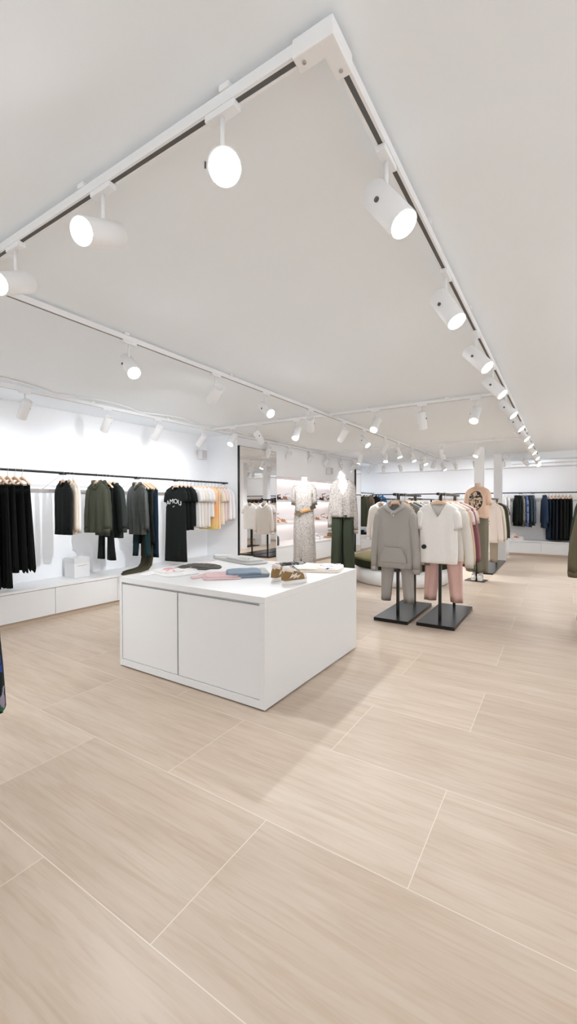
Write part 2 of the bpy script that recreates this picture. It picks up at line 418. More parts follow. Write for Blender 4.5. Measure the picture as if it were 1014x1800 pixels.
for i, (y, d) in enumerate([(2.09, (.73, -.20, -.65)), (3.05, (-.81, .35, -.47)), (3.86, (.77, -.30, -.56)), (4.86, (-.36, .72, -.59)), (5.87, (-.59, .31, -.74)), (6.65, (.68, -.18, -.71)), (7.65, (-.45, -.06, -.89)),
                            (8.43, (.35, -.12, -.93)), (9.4, (.4, -.15, -.9)), (10.35, (.45, -.2, -.9)), (11.3, (-.4, .3, -.85)), (12.3, (.5, -.1, -.85))]):
    lamp(-2.76, y, d, f'white spotlight on the middle track, {ordn[i]} from the near end', [.6, 1.1, .6, .5, .2, .6, .3, .45, .5, .5, .4, .4][i], along=PI / 2)
for i, (x, d) in enumerate([(-.84, (-.06, -.59, -.81)), (-1.45, (.05, .30, -.95)), (-2.05, (.01, -.68, -.73)), (-3.26, (.11, -.59, -.80)), (-3.96, (.35, .43, -.81)), (-4.47, (.04, -.62, -.78))]):
    lamp(x, 5.35, d, ['white spotlight beside the right track, facing the camera on the nearer cross track', 'white spotlight turned away, between two glowing ones on the nearer cross track',
                      'glowing white spotlight on the nearer cross track, over the two mannequins', 'white spotlight on the nearer cross track, first left of the middle track',
                      'white spotlight turned away in front of the tall mirror top', 'white spotlight on the nearer cross track, closest to the left wall'][i], .38)
for i, (x, d) in enumerate([(-1.39, (-.34, -.42, -.84)), (-2.08, (.19, .3, -.95)), (-3.3, (.2, -.4, -.9)), (-3.9, (-.26, -.1, -.96))]):
    lamp(x, 9.2, d, ['glowing white spotlight on the farther cross track beside the pillar', 'white spotlight turned away on the farther cross track', 'white spotlight on the farther cross track, first left of the middle track', 'white spotlight on the farther cross track, over the shoe niche side'][i], .7)
for i, (y, d) in enumerate([(1.4, (-.69, 0, -.72)), (2.40, (-.62, 0, -.78)), (3.40, (-.66, .11, -.74)), (4.22, (-.66, .10, -.74)), (5.13, (-.66, -.03, -.74)), (7.0, (-.5, .2, -.85)), (7.75, (-.75, .2, -.66)), (8.70, (-.75, .2, -.66)), (9.53, (-.75, .2, -.66)), (10.4, (.3, .2, -.9)), (11.15, (-.7, .2, -.72)), (12.4, (-.75, .2, -.66))]):
    lamp(-4.94, y, d, f'white spotlight on the left wall track, {ordn[i]} from the shop front', [.17, .13, .12, .12, .14][i] if i < 5 else .2, along=PI / 2, spread=140.)
for i, (x, d) in enumerate([(-.75, (.45, .7, -.55)), (-1.25, (.15, .75, -.6)), (-1.9, (0, .75, -.65)), (-2.4, (.1, .75, -.65)), (-3.3, (-.1, .75, -.65)), (-3.9, (0, .75, -.65)), (-4.4, (-.2, .7, -.65))]):
    lamp(x, 12.1, d, f'white spotlight on the last cross track, {ordn[i]} from the right end', .11, spread=130.)
track('added white lighting track along the right wall, out of view', (2.2, -1.5), (2.2, 12.0), (1.5, 4.5, 7.5))  # track and its spotlights added out of view to brighten ceiling and right side
for i, y in enumerate((-.6, 1.4, 3.4, 5.4, 7.4, 9.6)):
    lamp(2.2, y, (.86, 0, -.5), f'added fill spotlight on the unseen right wall track, {ordn[i]} from the shop front', [.85, .7, .7, 1.0, 1.2, 1.2][i], along=PI / 2, spread=130.)
lamp(-.49, 12.15, (.3, -.5, -.8), 'white spotlight at the far end of the right track', .8, along=PI / 2)

# ------------------------------------------------------------------ display table
TX0, TX1, TY0, TY1, TZ = -3.2, -1.66, 2.31, 3.83, .775
tb = thing('display_table', 'large square white lacquered display table with two flush doors', 'table', ((TX0 + TX1) / 2, (TY0 + TY1) / 2, 0))
hx, hy = (TX1 - TX0) / 2, (TY1 - TY0) / 2
flat('table_top', MB().box(-hx, hx, -hy, hy, TZ - .045, TZ), M_TABLE, tb, .0015)
flat('right_side_panel', MB().box(hx - .045, hx, -hy, hy, .012, TZ - .0455), M_TABLE, tb, .0015)
flat('left_side_panel', MB().box(-hx, -hx + .03, -hy, hy, .012, TZ - .0455), M_TABLE, tb, .0015)
flat('back_panel', MB().box(-hx + .031, hx - .046, hy - .03, hy, .012, TZ - .0455), M_TABLE, tb, .0015)
flat('bottom_rail', MB().box(-hx + .0305, hx - .0455, -hy + .001, hy - .031, .012, .068), M_TABLE, tb, .0015)
flat('inner_carcass', MB().box(-hx + .031, hx - .046, -hy + .10, hy - .031, .069, TZ - .046), M_TABLE, tb)
flat('finger_rail', MB().box(-hx + .031, hx - .046, -hy + .032, -hy + .05, TZ - .085, TZ - .046), M_TABLE, tb)
flat('recessed_foot', MB().box(-hx + .03, hx - .03, -hy + .03, hy - .03, 0, .0115), M_BLACK, tb)
split = -2.495 - (TX0 + TX1) / 2
flat('door', MB().box(-hx + .033, split - .007, -hy + .006, -hy + .020, .072, TZ - .064), M_TABLE, tb, .0015)
flat('door', MB().box(split + .007, hx - .049, -hy + .006, -hy + .020, .072, TZ - .064), M_TABLE, tb, .0015)

# ------------------------------------------------------------------ garments
GM = {}
def cached(key, fn):
    if key not in GM: GM[key] = fn()
    return GM[key]

NS = 44
def ns(x, y, z): return noise.noise(Vector((x, y, z)))

def top_body(w, nw, hw, L, t, neck, seed, drop=.055, fd=None, arm=.23, fold=1.):
    fd = fd if fd is not None else {'crew': .075, 'v': .20, 'boat': .05, 'hood': .09, 'shirt': .09, 'deep': .26}[neck]
    rings = []
    def rg(W, T, zs, zf, zb, lin_m=False, amp=0.):
        r = []
        for j in range(NS):
            a = 2 * PI * j / NS; c, s = math.cos(a), math.sin(a)
            m = (1 - abs(c)) if lin_m else abs(s) ** 1.4
            zc = zf if s < 0 else zb
            x = W * spw(c, .85); z = zs * (1 - m) + zc * m
            y = T * spw(s, .75)
            if amp:
                f = math.sin(x / w * 8.5 + seed * 2.1) * .5 + math.sin(x / w * 15 + seed * 1.3 + z * 3) * .3 + ns(x * 6 + seed, z * 3, seed) * 1.1
                y += amp * f * (.6 + .4 * abs(s)); x += amp * .8 * ns(z * 5 + seed * 3, s, c * 2)
            r.append((x, y, z))
        return r
    vl = neck in ('v', 'deep', 'shirt')
    tn = min(t, .05)
    rings.append(rg(nw - .008, tn * .85, -.004, -fd - .004, -.016, vl))
    rings.append(rg(nw, tn, 0, -fd, -.012, vl))
    for k in (1, 2, 3, 4):
        u = k / 4.
        rings.append(rg(nw + (w - nw) * u, tn + (t - tn) * u, -drop * u ** 1.3, -fd + (-max(arm, fd + .02) + fd) * u, -.012 + (-arm + .012) * u, vl and k < 3, amp=.003 * fold * u))
    n = 9
    for k in range(1, n + 1):
        u = k / n
        z = -drop - (L - drop) * u
        zz = -max(arm, fd + .02) + (-L + max(arm, fd + .02)) * u
        W = w * .97 + (hw - w * .97) * u
        rings.append(rg(W, t * (1.05 + .12 * u), z if k > 2 else (z + zz) / 2 if k == 2 else z, zz, zz, amp=min(t, .05) * .46 * fold * (.3 + u * .7)))
    e = rings[-1]
    rings.append([(x * .975, y * .8, z - .003) for x, y, z in e])
    rings.append([(x * .965, y * .72, z + .02) for x, y, z in e])
    return MB().loft(rings, cap0=False, cap1=True).mesh('body')

def sleeve_edges(w, drop, kind, SL, sw, spread, bend):
    """pairs (outer, inner) of sleeve edge points in the plane of the garment, from the shoulder seam to the hem"""
    if kind == 'short':
        e = [((w - .05, -.03), (w - .06, -.06)), ((w - .012, -.010), (w - .075, -.15)), ((w + .018, -.035), (w - .062, -.175)),
             ((w + .034, -.085), (w - .052, -.185)), ((w + .042, -.7 * SL), (w - .046, -.19 - .3 * max(0, SL - .2))), ((w + .05, -SL), (w + .05 - 2 * max(sw, .052), -SL - .02))]
    else:
        e = [((w - .05, -.03), (w - .06, -.06)), ((w - .012, -.010), (w - .075, -.16)), ((w + .014, -.035), (w - .065, -.20)), ((w + .03, -.09), (w - .055, -.23))]
        n = 7
        for k in range(1, n + 1):
            u = k / n
            x = w + .03 + spread * math.sin(u * PI * .55) + bend * u * u
            wd = .088 + (1.7 * sw - .088) * u
            e.append(((x, -.09 - (SL - .09) * u), (x - wd, -.25 - (SL - .25) * u)))
    return [((a[0], a[1] - drop), (b[0], b[1] - drop)) for a, b in e]
def sleeve(side, w, t, drop, kind, SL, sw, seed, spread=.06, bend=0.):
    """tube from the shoulder; each ring spans from the outer to the inner edge"""
    rings = []; K = 18
    for i, (o, q) in enumerate(sleeve_edges(w, drop, kind, SL, sw, spread, bend)):
        cx, cz = (o[0] + q[0]) / 2, (o[1] + q[1]) / 2; ax, az = (o[0] - q[0]) / 2, (o[1] - q[1]) / 2
        tt = t * (.55 if i == 0 else .8 if i == 1 else .92)
        r = []
        for j in range(K):
            a = 2 * PI * j / K; c, sn = math.cos(a), math.sin(a)
            f = 1 + (.14 * ns(i * .9 + seed, c * 1.5, sn * 1.5 + side) if i > 2 else 0)
            r.append((side * (cx + ax * c * (1 + (f - 1) * .4)), tt * spw(sn, .8) * f, cz + az * c))
        rings.append(r)
    e = rings[-1]; cx = sum(p[0] for p in e) / K; cz = sum(p[2] for p in e) / K
    rings.append([(cx + (x - cx) * .85, y * .8, cz + (z - cz) * .85 + .015) for x, y, z in e])
    return MB().loft(rings).mesh('sleeve')

def cuff(side, w, t, drop, SL, sw, spread=.06, bend=0.):
    o, q = sleeve_edges(w, drop, 'long', SL, sw, spread, bend)[-1]
    x = (o[0] + q[0]) / 2; h = (o[0] - q[0]) / 2; z = o[1]
    K = 18; rings = []
    for r, dz in ((.9, .010), (1.05, .006), (1.0, -.02), (.95, -.05), (.8, -.045)):
        rings.append([(side * (x + h * r * math.cos(2 * PI * j / K)), t * .95 * r * spw(math.sin(2 * PI * j / K), .8), z + dz) for j in range(K)])
    return MB().loft(rings).mesh('cuff')

def collar_mesh(nw, tn, fd, r, h, v):
    pts = []; K = 28
    for j in range(K):
        a = 2 * PI * j / K; c, s = math.cos(a), math.sin(a)
        m = (1 - abs(c)) if v else abs(s) ** 1.4
        z = (-fd if s < 0 else -.012) * m + h * .4 * (1 if s > -.3 else .5)
        pts.append((nw * spw(c, .85), tn * spw(s, .75), z))
    return MB().tube(pts, r, 8, ry=max(r, h * .5), closed=True).mesh('collar')

def hood_mesh(nw):
    """a soft hood lying back: two front flaps rising from the throat, a drooping bag behind"""
    half = [(.0, -.056, -.115), (.045, -.060, -.095), (.085, -.052, -.062), (.112, -.022, -.034), (.095, .02, -.012), (.05, .045, -.004), (0, .052, -.004)]
    pts = half + [(-x, y, z) for x, y, z in reversed(half[1:-1])]
    K = len(pts); out = []
    for i in range(K):
        p0, p1, p2, p3 = (Vector(pts[(i + q) % K]) for q in (-1, 0, 1, 2))
        for u in (0, .5): out.append(.5 * ((2 * p1) + (p2 - p0) * u + (2 * p0 - 5 * p1 + 4 * p2 - p3) * u * u + (3 * p1 - p0 - 3 * p2 + p3) * u ** 3))
    rings = []
    for p in out:
        b = max(0, min(1, (p.y + .06) / .1))
        d = Vector((p.x, p.y + .0, 0)); d = d.normalized() if d.length > .01 else Vector((0, -1, 0))
        r = []
        for q in range(12):
            a = 2 * PI * q / 12
            rad = .010 + .012 * b; up = .022 + .02 * b
            # slanting section: leans outwards towards its foot
            v = p + d * (rad * math.cos(a) - .9 * up * math.sin(a) * .55) + Vector((0, 0, up * math.sin(a)))
            r.append(v)
        rings.append(r)
    return MB().loft(rings, closed=True).mesh('hood')

def leg_mesh(side, wl, Lg, hem, t, seed, crotch=.27, hx=None, flare=0., trail=None):
    rings = []; n = 13; K = 24
    hx = hx if hx is not None else wl * .95
    for k in range(n + 1):
        u = k / n; z = -Lg * u
        c = min(1, u * Lg / crotch)
        W = wl * (.5 + .02 * c)
        cx = wl * .5
        if u * Lg > crotch:
            q = (u * Lg - crotch) / (Lg - crotch)
            W = wl * .52 + (hem - wl * .52) * q ** .9
            if flare: W = wl * .52 - (wl * .52 - hem * .62) * min(1, q * 1.6) + (hem * .38) * max(0, (q - .55) / .45) ** 1.3
            cx = wl * .5 + (hx - wl * .5) * q
            cx = max(cx, W * .9 + .004 * q) if not flare else cx
        r = []
        for j in range(K):
            a = 2 * PI * j / K; cc, ss = math.cos(a), math.sin(a)
            f = t * .35 * u * (math.sin(cc * 5 + seed + z * 3) + ns(cc * 2 + seed, z * 4, side))
            r.append((side * (cx + W * spw(cc, .85)), (t * (1 + .35 * c) * spw(ss, .75)) + f, z))
        rings.append(r)
    e = rings[-1]; cx = sum(p[0] for p in e) / K
    rings.append([(cx + (x - cx) * .9, y * .75, z + .012) for x, y, z in e])
    return MB().loft(rings).mesh('leg')

def skirt_mesh(w0, w1, L, t0, t1, pleats, seed, jag=.0):
    rings = []; n = 12; K = 96
    for k in range(n + 1):
        u = k / n; r = []
        for j in range(K):
            a = 2 * PI * j / K; c, s = math.cos(a), math.sin(a)
            W = w0 + (w1 - w0) * u ** .9; T = t0 + (t1 - t0) * u
            p = (math.sin(a * pleats + seed) + .4 * ns(c * 4 + seed, s * 4, seed)) * (.10 + .22 * u)
            z = -L * u - (jag * u * u * (ns(c * 5 + seed, s * 5, 1.7) + .7 * c))
            r.append((W * spw(c, .85) * (1 + p * .12), T * spw(s, .75) * (1 + p), z))
        rings.append(r)
    e = rings[-1]
    rings.append([(x * .97, y * .8, z + .012) for x, y, z in e])
    return MB().loft(rings).mesh('skirt_panel')

def band_mesh(W, T, z0, z1):
    K = 32; rings = []
    for s, z in ((.97, z1), (1.0, z1 - .003), (1.0, z0 + .003), (.97, z0)):
        rings.append([(W * s * spw(math.cos(2 * PI * j / K), .85), T * s * spw(math.sin(2 * PI * j / K), .75), z) for j in range(K)])
    return MB().loft(rings).mesh('waistband')

# hangers ------------------------------------------------------------
def hook_mesh(z_top, z_bot, r):
    pts = [(0, 0, z_bot), (0, 0, z_bot + (z_top - z_bot) * .45), (.008, 0, z_top - r * 2.2), (r, 0, z_top - r)]
    for k in range(1, 9):
        a = k / 8 * PI * 1.12
        pts.append((r * math.cos(a), 0, z_top - r + r * math.sin(a)))
    return MB().tube(pts, .0024, 6).mesh('hook')
def shoulder_mesh(hw, z, drop, under=None):
    """arched wooden bar; UNDER = (neck half width, shoulder half width, shoulder drop) keeps it below the garment's shoulder line"""
    rings = []; n = 14
    for k in range(-n, n + 1):
        u = k / n; x = hw * u; a = abs(u)
        zc = z - drop * a ** 1.35 - .004
        h = .024 - .014 * a ** .7; d = .009 - (.002 if under else -.006) * a
        if under:
            nw, w, dr = under
            q = (abs(x) - nw) / (w - nw)
            if q > -.25: zc = min(zc, -.118 - dr * max(0, q) ** 1.3 - h - .012 - .02 * max(0, min(1, (q + .25) * 2)))
        y = -.012 * a ** 2 if not under else 0
        if abs(k) == n: h *= .6; d *= .6
        rings.append([(x, y + d * spw(math.cos(2 * PI * j / 10), .7), zc + h * spw(math.sin(2 * PI * j / 10), .7)) for j in range(10)])
    return MB().loft(rings).mesh('shoulder_bar')
def hang_shirt_hanger(x, y, z, rz, label, grp, nw=.085, w=.205, drop=.055):
    t = thing('wooden_hanger', label, 'hanger', (x, y, z), rz, grp)
    obj('hook', cached('hook', lambda: hook_mesh(.003, -.09, .019)), M_WIRE, t)
    obj('shoulder_bar', cached(('shbar', nw, w, drop), lambda: shoulder_mesh(w - .035, -.106, .05, (nw, w, drop))), M_WOOD, t)
    return t
def clip_mesh(side): return MB().box(side * .14 - .011, side * .14 + .011, -.012, .012, -.235, -.165).mesh('clip', False, .003)
def hang_clip_hanger(x, y, z, rz, label, grp):
    t = thing('wooden_clip_hanger', label, 'hanger', (x, y, z), rz, grp)
    obj('hook', cached('hook', lambda: hook_mesh(.003, -.09, .019)), M_WIRE, t)
    obj('shoulder_bar', cached('shbar2', lambda: shoulder_mesh(.195, -.098, .078)), M_WOOD, t)
    obj('trouser_bar', cached('tbar', lambda: MB().cyl((-.185, 0, -.178), (.185, 0, -.178), .006, 10).mesh('trouser_bar')), M_WOOD, t)
    for s in (-1, 1): obj('clip', cached(('clip', s), lambda s=s: clip_mesh(s)), M_CLIP, t)
    return t

def top(p, rz, name, cat, label, m, grp, w=.205, nw=.085, hw=.22, L=.66, t=.024, neck='crew', sl='short', SL=None, sw=.055, seed=0, cuffs=False, pocket=False, trim=None, sm=None, spread=.05, bend=0., fd=None, drop=.055, root=None, fold=1., coll=True):
    """a hanging top: body, sleeves, collar or hood, cuffs, pocket. p = rail contact; garment neck sits .105 below."""
    seed = seed % 5
    if root is None: root = thing(name, label, cat, (p[0], p[1], p[2] - .118), rz, grp)
    k = (w, nw, hw, L, t, neck, seed, fd, drop, fold)
    body = obj('body', cached(('tb',) + k, lambda: top_body(w, nw, hw, L, t, neck, seed, drop=drop, fd=fd, fold=fold)), m, root)
    sm = sm or m
    if sl:
        SL_ = SL or (.19 if sl == 'short' else .60)
        for s in (-1, 1):
            so = obj('sleeve', cached(('sl', s, w, t, sl, SL_, sw, seed, spread, bend, drop), lambda s=s: sleeve(s, w, t, drop, sl, SL_, sw, seed, spread, bend)), sm, root)
            if cuffs and sl == 'long': obj('cuff', cached(('cf', s, w, t, SL_, sw, spread, bend, drop), lambda s=s: cuff(s, w, t, drop, SL_, sw, spread, bend)), sm, so)
    f = fd if fd is not None else {'crew': .075, 'v': .20, 'boat': .05, 'hood': .09, 'shirt': .09, 'deep': .26}[neck]
    tn = min(t, .05)
    if neck == 'hood': obj('hood', cached(('hood', nw), lambda: hood_mesh(nw)), m, root)
    elif neck == 'shirt': obj('collar', cached(('col', nw, tn, f), lambda: collar_mesh(nw, tn, f, .012, .045, True)), trim or m, root)
    elif coll: obj('collar', cached(('colr', nw, tn, f, neck), lambda: collar_mesh(nw, tn, f, .006, .014, neck in ('v', 'deep'))), trim or m, root)
    if pocket:
        obj('pocket', cached(('pk', L, t, w), lambda: pocket_mesh(L, t, w)), m, root)
    return root

def pocket_mesh(L, t, w):
    rings = []
    pts = [(-.17, -L + .07), (.17, -L + .07), (.155, -L + .15), (.10, -L + .25), (-.10, -L + .25), (-.155, -L + .15)]
    y = -t * 1.42
    return MB().loft([[(x, -t * .9, z) for x, z in pts], [(x, y - .002, z) for x, z in pts], [(x * .96, y - .006, z + (.005 if z < -L + .1 else -.005)) for x, z in pts]]).mesh('pocket', False)

def trousers(p, rz, name, label, m, grp, wl=.20, L=1.0, hem=.095, t=.022, seed=0, flare=0., hx=None, cuffs=False, zoff=-.19, cat='trousers', band=None):
    seed = seed % 5
    root = thing(name, label, cat, (p[0], p[1], p[2] + zoff), rz, grp)
    obj('waistband', cached(('wb', wl, t), lambda: band_mesh(wl * 1.01, t * 1.15, -.035, 0)), band or m, root)
    for s in (-1, 1):
        lo = obj('leg', cached(('lg', s, wl, L, hem, t, seed, flare, hx), lambda s=s: leg_mesh(s, wl, L - .03, hem, t, seed, flare=flare, hx=hx)), m, root, loc=(0, 0, -.03))
        if cuffs:
            W = hem * 1.0; cx = max(hx if hx is not None else wl * .95, W * .9 + .004)
            K = 20
            obj('cuff', cached(('lc', s, wl, L, hem, t, hx), lambda s=s, cx=cx: MB().loft([[(s * (cx + r * math.cos(2 * PI * j / K)), t * 1.3 * (r / hem) * spw(math.sin(2 * PI * j / K), .8), z) for j in range(K)] for r, z in ((hem * .9, -L + .05), (hem * 1.04, -L + .04), (hem * .95, -L - .01), (hem * .85, -L - .005))]).mesh('cuff')), m, lo, loc=(0, 0, 0))
    return root

def skirt(p, rz, name, label, m, grp, w0=.17, w1=.23, L=.9, t0=.02, t1=.035, pleats=14, seed=0, cat='skirt', hemmat=None, jag=0.):
    root = thing(name, label, cat, (p[0], p[1], p[2] - .19), rz, grp)
    obj('waistband', cached(('swb', w0), lambda: band_mesh(w0 * 1.02, .022, -.035, 0)), m, root)
    obj('skirt_panel', cached(('sk', w0, w1, L, t0, t1, pleats, seed, jag), lambda: skirt_mesh(w0, w1, L - .03, t0, t1, pleats, seed, jag)), m, root, loc=(0, 0, -.03))
    return root

def hang(kind, p, rz, name, cat, label, m, grp, hgrp, **k):
    rz += random.uniform(-.09, .09)
    if kind == 'top':
        hang_shirt_hanger(p[0], p[1], p[2], rz, 'pale wooden hanger holding the ' + label, hgrp, k.get('nw', .085), k.get('w', .205), k.get('drop', .055))
        return top(p, rz, name, cat, label, m, grp, **k)
    hang_clip_hanger(p[0], p[1], p[2], rz, 'pale wooden clip hanger holding the ' + label, hgrp)
    if kind == 'trousers': return trousers(p, rz, name, label, m, grp, **k)
    return skirt(p, rz, name, label, m, grp, **k)

BLK = (20, 24, 22); BLK2 = (27, 30, 29); NAVY = (24, 38, 56); OLIVE = (74, 76, 64); CREAM = (232, 222, 210); WHITE = (238, 236, 234)

def text_mesh(s, size, arch=0., extrude=.0015):
    cu = bpy.data.curves.new('t', 'FONT'); cu.body = s; cu.size = size; cu.align_x = 'CENTER'; cu.extrude = extrude
    o = bpy.data.objects.new('t', cu); COL.objects.link(o)
    dg = bpy.context.evaluated_depsgraph_get(); dg.update()
    me = bpy.data.meshes.new_from_object(o.evaluated_get(dg))
    bpy.data.objects.remove(o); bpy.data.curves.remove(cu)
    for v in me.vertices:
        x, y, z = v.co
        v.co = (x, -z, y - arch * x * x)
    me.materials.clear()
    return me

# ---- left rail -----------------------------------------------------
LX = -5.2; G1 = 'clothes on the left wall rail'; H1 = 'hangers on the left wall rail'
RT = RZ + .0145
def L(y): return (LX, y, RT)
B1 = fab(BLK); B2 = fab(BLK2)
hang('skirt', L(2.06), .0, 'long_skirt', '', 'black long skirt outermost at the left rail end', B1, G1, H1, L=1.12, w1=.22, seed=1)
hang('skirt', L(2.15), .0, 'long_skirt', '', 'black long skirt at the picture edge, touching the bench', B1, G1, H1, L=1.11, w1=.24, seed=2)
hang('skirt', L(2.25), .0, 'long_skirt', '', 'longest black skirt, hem just above the bench', B1, G1, H1, L=1.12, w1=.23, seed=3)
hang('skirt', L(2.335), .0, 'pleated_skirt', '', 'black pleated skirt behind the longest one', B1, G1, H1, L=.96, w1=.23, seed=1, pleats=18)
hang('skirt', L(2.41), .0, 'pleated_skirt', '', 'black pleated skirt between two others, uneven hem', B1, G1, H1, L=.94, w1=.24, seed=2, pleats=20, jag=.03)
hang('skirt', L(2.488), .0, 'pleated_skirt', '', 'black chiffon pleated skirt with ragged hem, rightmost skirt', B1, G1, H1, L=.90, w1=.25, seed=4, pleats=22, jag=.07, t1=.045)
hang('top', L(2.965), .15, 'blouse', 'blouse', 'black long blouse alone beside the cream tops', B2, G1, H1, L=.66, sl='long', SL=.55, w=.135, hw=.17, nw=.06, neck='crew', seed=1, spread=.0)
hang('top', L(3.04), .05, 'blouse', 'blouse', 'cream blouse next to the black blouse', fab((226, 212, 196)), G1, H1, L=.66, sl='long', SL=.57, w=.135, hw=.14, nw=.06, seed=2, spread=.0)
hang('top', L(3.095), .0, 'blouse', 'blouse', 'ivory blouse at the right of the cream one', fab((236, 229, 222)), G1, H1, L=.64, sl='long', SL=.59, w=.14, hw=.14, nw=.06, seed=3, spread=.0)
hang('top', L(3.42), .2, 'jacket', 'jacket', 'olive grey jacket with wrinkled sleeves, first of the dark group', fab(OLIVE), G1, H1, L=.66, sl='long', SL=.56, neck='shirt', seed=1, t=.034, w=.16, hw=.16, nw=.07, fold=1.6, cuffs=True, spread=.03)
hang('top', L(3.495), .0, 'jacket', 'jacket', 'olive grey jacket with collar over black flared trousers', fab((68, 70, 59)), G1, H1, L=.70, sl='long', SL=.58, neck='shirt', seed=2, t=.03, w=.165, hw=.165, nw=.07, fold=1.6, spread=.03)
hang('trousers', L(3.55), .0, 'flared_trousers', 'trousers', 'black flared trousers hanging below the olive jackets', B1, G1, H1, L=.96, hem=.085, flare=1., hx=.13, wl=.17)
hang('top', L(3.60), .0, 'cardigan', 'cardigan', 'black cardigan between the olive jackets and dark bomber', B1, G1, H1, L=.72, sl='long', SL=.6, seed=3, neck='v', w=.2)
hang('top', L(3.67), -.15, 'bomber_jacket', 'jacket', 'dark green-grey bomber jacket with wide round sleeves', fab((50, 54, 51)), G1, H1, L=.74, sl='long', SL=.56, neck='crew', seed=1, t=.05, w=.215, hw=.22, sw=.075, cuffs=True)
hang('top', L(4.06), .1, 'leather_jacket', 'jacket', 'dark grey leather jacket with creased shiny front', mat('grey_leather', (62, 64, 60), .38, bump=.8, bscale=18, var=.3), G1, H1, L=.72, sl='long', SL=.6, neck='shirt', seed=2, t=.042, w=.175, hw=.18, nw=.07, fold=1.6, spread=.03)
hang('trousers', L(4.13), .0, 'slim_trousers', 'trousers', 'dark teal slim trousers below the leather jacket', fab((30, 50, 52)), G1, H1, L=.98, hem=.055, hx=.15, wl=.16)
hang('trousers', L(4.18), .0, 'trousers', 'trousers', 'black trousers between leather jacket and navy trousers', B1, G1, H1, L=.80, hem=.08, wl=.17, seed=1)
hang('trousers', L(4.285), -.1, 'trousers', 'trousers', 'navy trousers at the right of the leather jacket', fab((27, 44, 60)), G1, H1, L=1.0, hem=.10, hx=.10, wl=.18, seed=2)
# brown trousers that trail on the bench
def trailing():
    rz = 0.
    p = L(4.225)
    hang_clip_hanger(*p, rz, 'pale wooden clip hanger holding the trailing brown trousers', H1)
    root = thing('long_trousers', 'long olive brown trousers trailing onto the bench top', 'trousers', (p[0], p[1], p[2] - .19), rz, G1)
    m = fab((66, 62, 46))
    obj('waistband', cached(('wb', .17, .022), lambda: band_mesh(.17 * 1.01, .022 * 1.15, -.035, 0)), m, root)
    def lg(s, hy):
        x = s * .055
        base = .41 - (p[2] - .19) + .036
        pts = [(x, 0, -.02), (x, 0, -.30), (x, .005, -.7), (x + .01, .0, base + .16), (x + .02, -.03, base + .06), (x + .04, -.10, base + .012), (x + .06, -.22, base), (x + .07, -.34, base - .004), (x + .08, hy, base - .01)]
        rx = [.085, .085, .075, .07, .07, .07, .065, .05, .03]; ry = [.024, .028, .026, .026, .026, .024, .022, .02, .016]
        rings = []
        for i, (cx, cy, cz) in enumerate(pts):
            a = Vector(pts[min(i + 1, 8)]) - Vector(pts[max(i - 1, 0)]); a.normalize()
            u = Vector((1, 0, 0)); w = a.cross(u).normalized()
            rings.append([Vector((cx, cy, cz)) + u * (rx[i] * spw(math.cos(q), .85)) + w * (ry[i] * spw(math.sin(q), .8)) for q in (2 * PI * j / 20 for j in range(20))])
        obj('leg', MB().loft(rings).mesh('leg'), m, root)
    lg(-1, -.42); lg(1, -.52)
trailing()
# the long run of tees
d = hang('top', L(4.80), .1, 'tee_dress', 'dress', 'long black tee dress with white arched lettering', B2, G1, H1, L=1.20, hw=.225, w=.195, nw=.08, seed=1, t=.032, fold=.7)
tx = obj('lettering', text_mesh('AMOU', .105, 1.9), mat('print_white', (232, 230, 226), .7), d, loc=(0, -.049, -.27))
sw_ = MB().tube([(-.02, -.05, -.318), (-.008, -.05, -.33), (.02, -.05, -.308)], [.003, .005, .001], 6)
obj('tick_print', sw_, MATS['print_white'], d)
cols = [('black tee directly behind the lettered dress', B1, .70, 'short'), ('black tee with short sleeves, second behind the lettered dress', fab((24, 27, 26)), .70, 'short'),
        ('faded black tee next to the white tees', fab((38, 38, 37)), .64, 'short'), ('white tee directly after the black tees', fab((236, 233, 231)), .66, 'short'),
        ('off-white tee, second after the black tees', fab((232, 227, 222)), .66, 'short'), ('cream tee, third after the black tees', fab((230, 222, 213)), .68, 'short'),
        ('pale grey-white tee, fourth after the black tees', fab((231, 229, 228)), .66, 'short'), ('white tee right before the orange top', fab((240, 236, 232)), .50, 'short'),
        ('orange and yellow dip-dyed top among pale tees', None, .72, None), ('light orange top behind the dip-dyed one', fab((240, 205, 165)), .71, None),
        ('ivory tee after the orange tops', fab((236, 226, 208)), .64, 'short'), ('pale pink tee near the rail end', fab((240, 218, 214)), .58, 'short'),
        ('white long-sleeved top, last but one on the rail', fab((238, 234, 232)), .55, 'long'), ('white long-sleeved top, last on the left rail', fab((240, 238, 238)), .6, 'long')]
def dip():
    m, nt, b, N, Lk = nodes('dip_dye')
    tc = N('ShaderNodeTexCoord'); s = N('ShaderNodeSeparateXYZ'); Lk(tc.outputs['Object'], s.inputs[0])
    mr = N('ShaderNodeMapRange'); mr.inputs['From Min'].default_value = -.75; mr.inputs['From Max'].default_value = -.1
    Lk(s.outputs['Z'], mr.inputs['Value'])
    r = ramp(N, [(0, (226, 206, 120)), (.3, (242, 196, 140)), (.6, (246, 186, 132)), (1, (246, 214, 178))]); Lk(mr.outputs[0], r.inputs[0]); Lk(r.outputs[0], b.inputs['Base Color'])
    b.inputs['Roughness'].default_value = .85
    return m
DIP = dip()
for i, (lb, m, LL, sl) in enumerate(cols):
    y = 4.80 + (i + 1) * (5.99 - 4.80) / 14.2
    hang('top', L(y), .05, 'tee' if sl == 'short' else 'top', 't-shirt' if sl == 'short' else 'top', lb, m or DIP, G1, H1, L=LL, sl=sl, seed=i, w=.195, hw=.205, t=.025, SL=.52 if sl == 'long' else None, spread=.02, neck='crew' if i % 3 else 'boat')

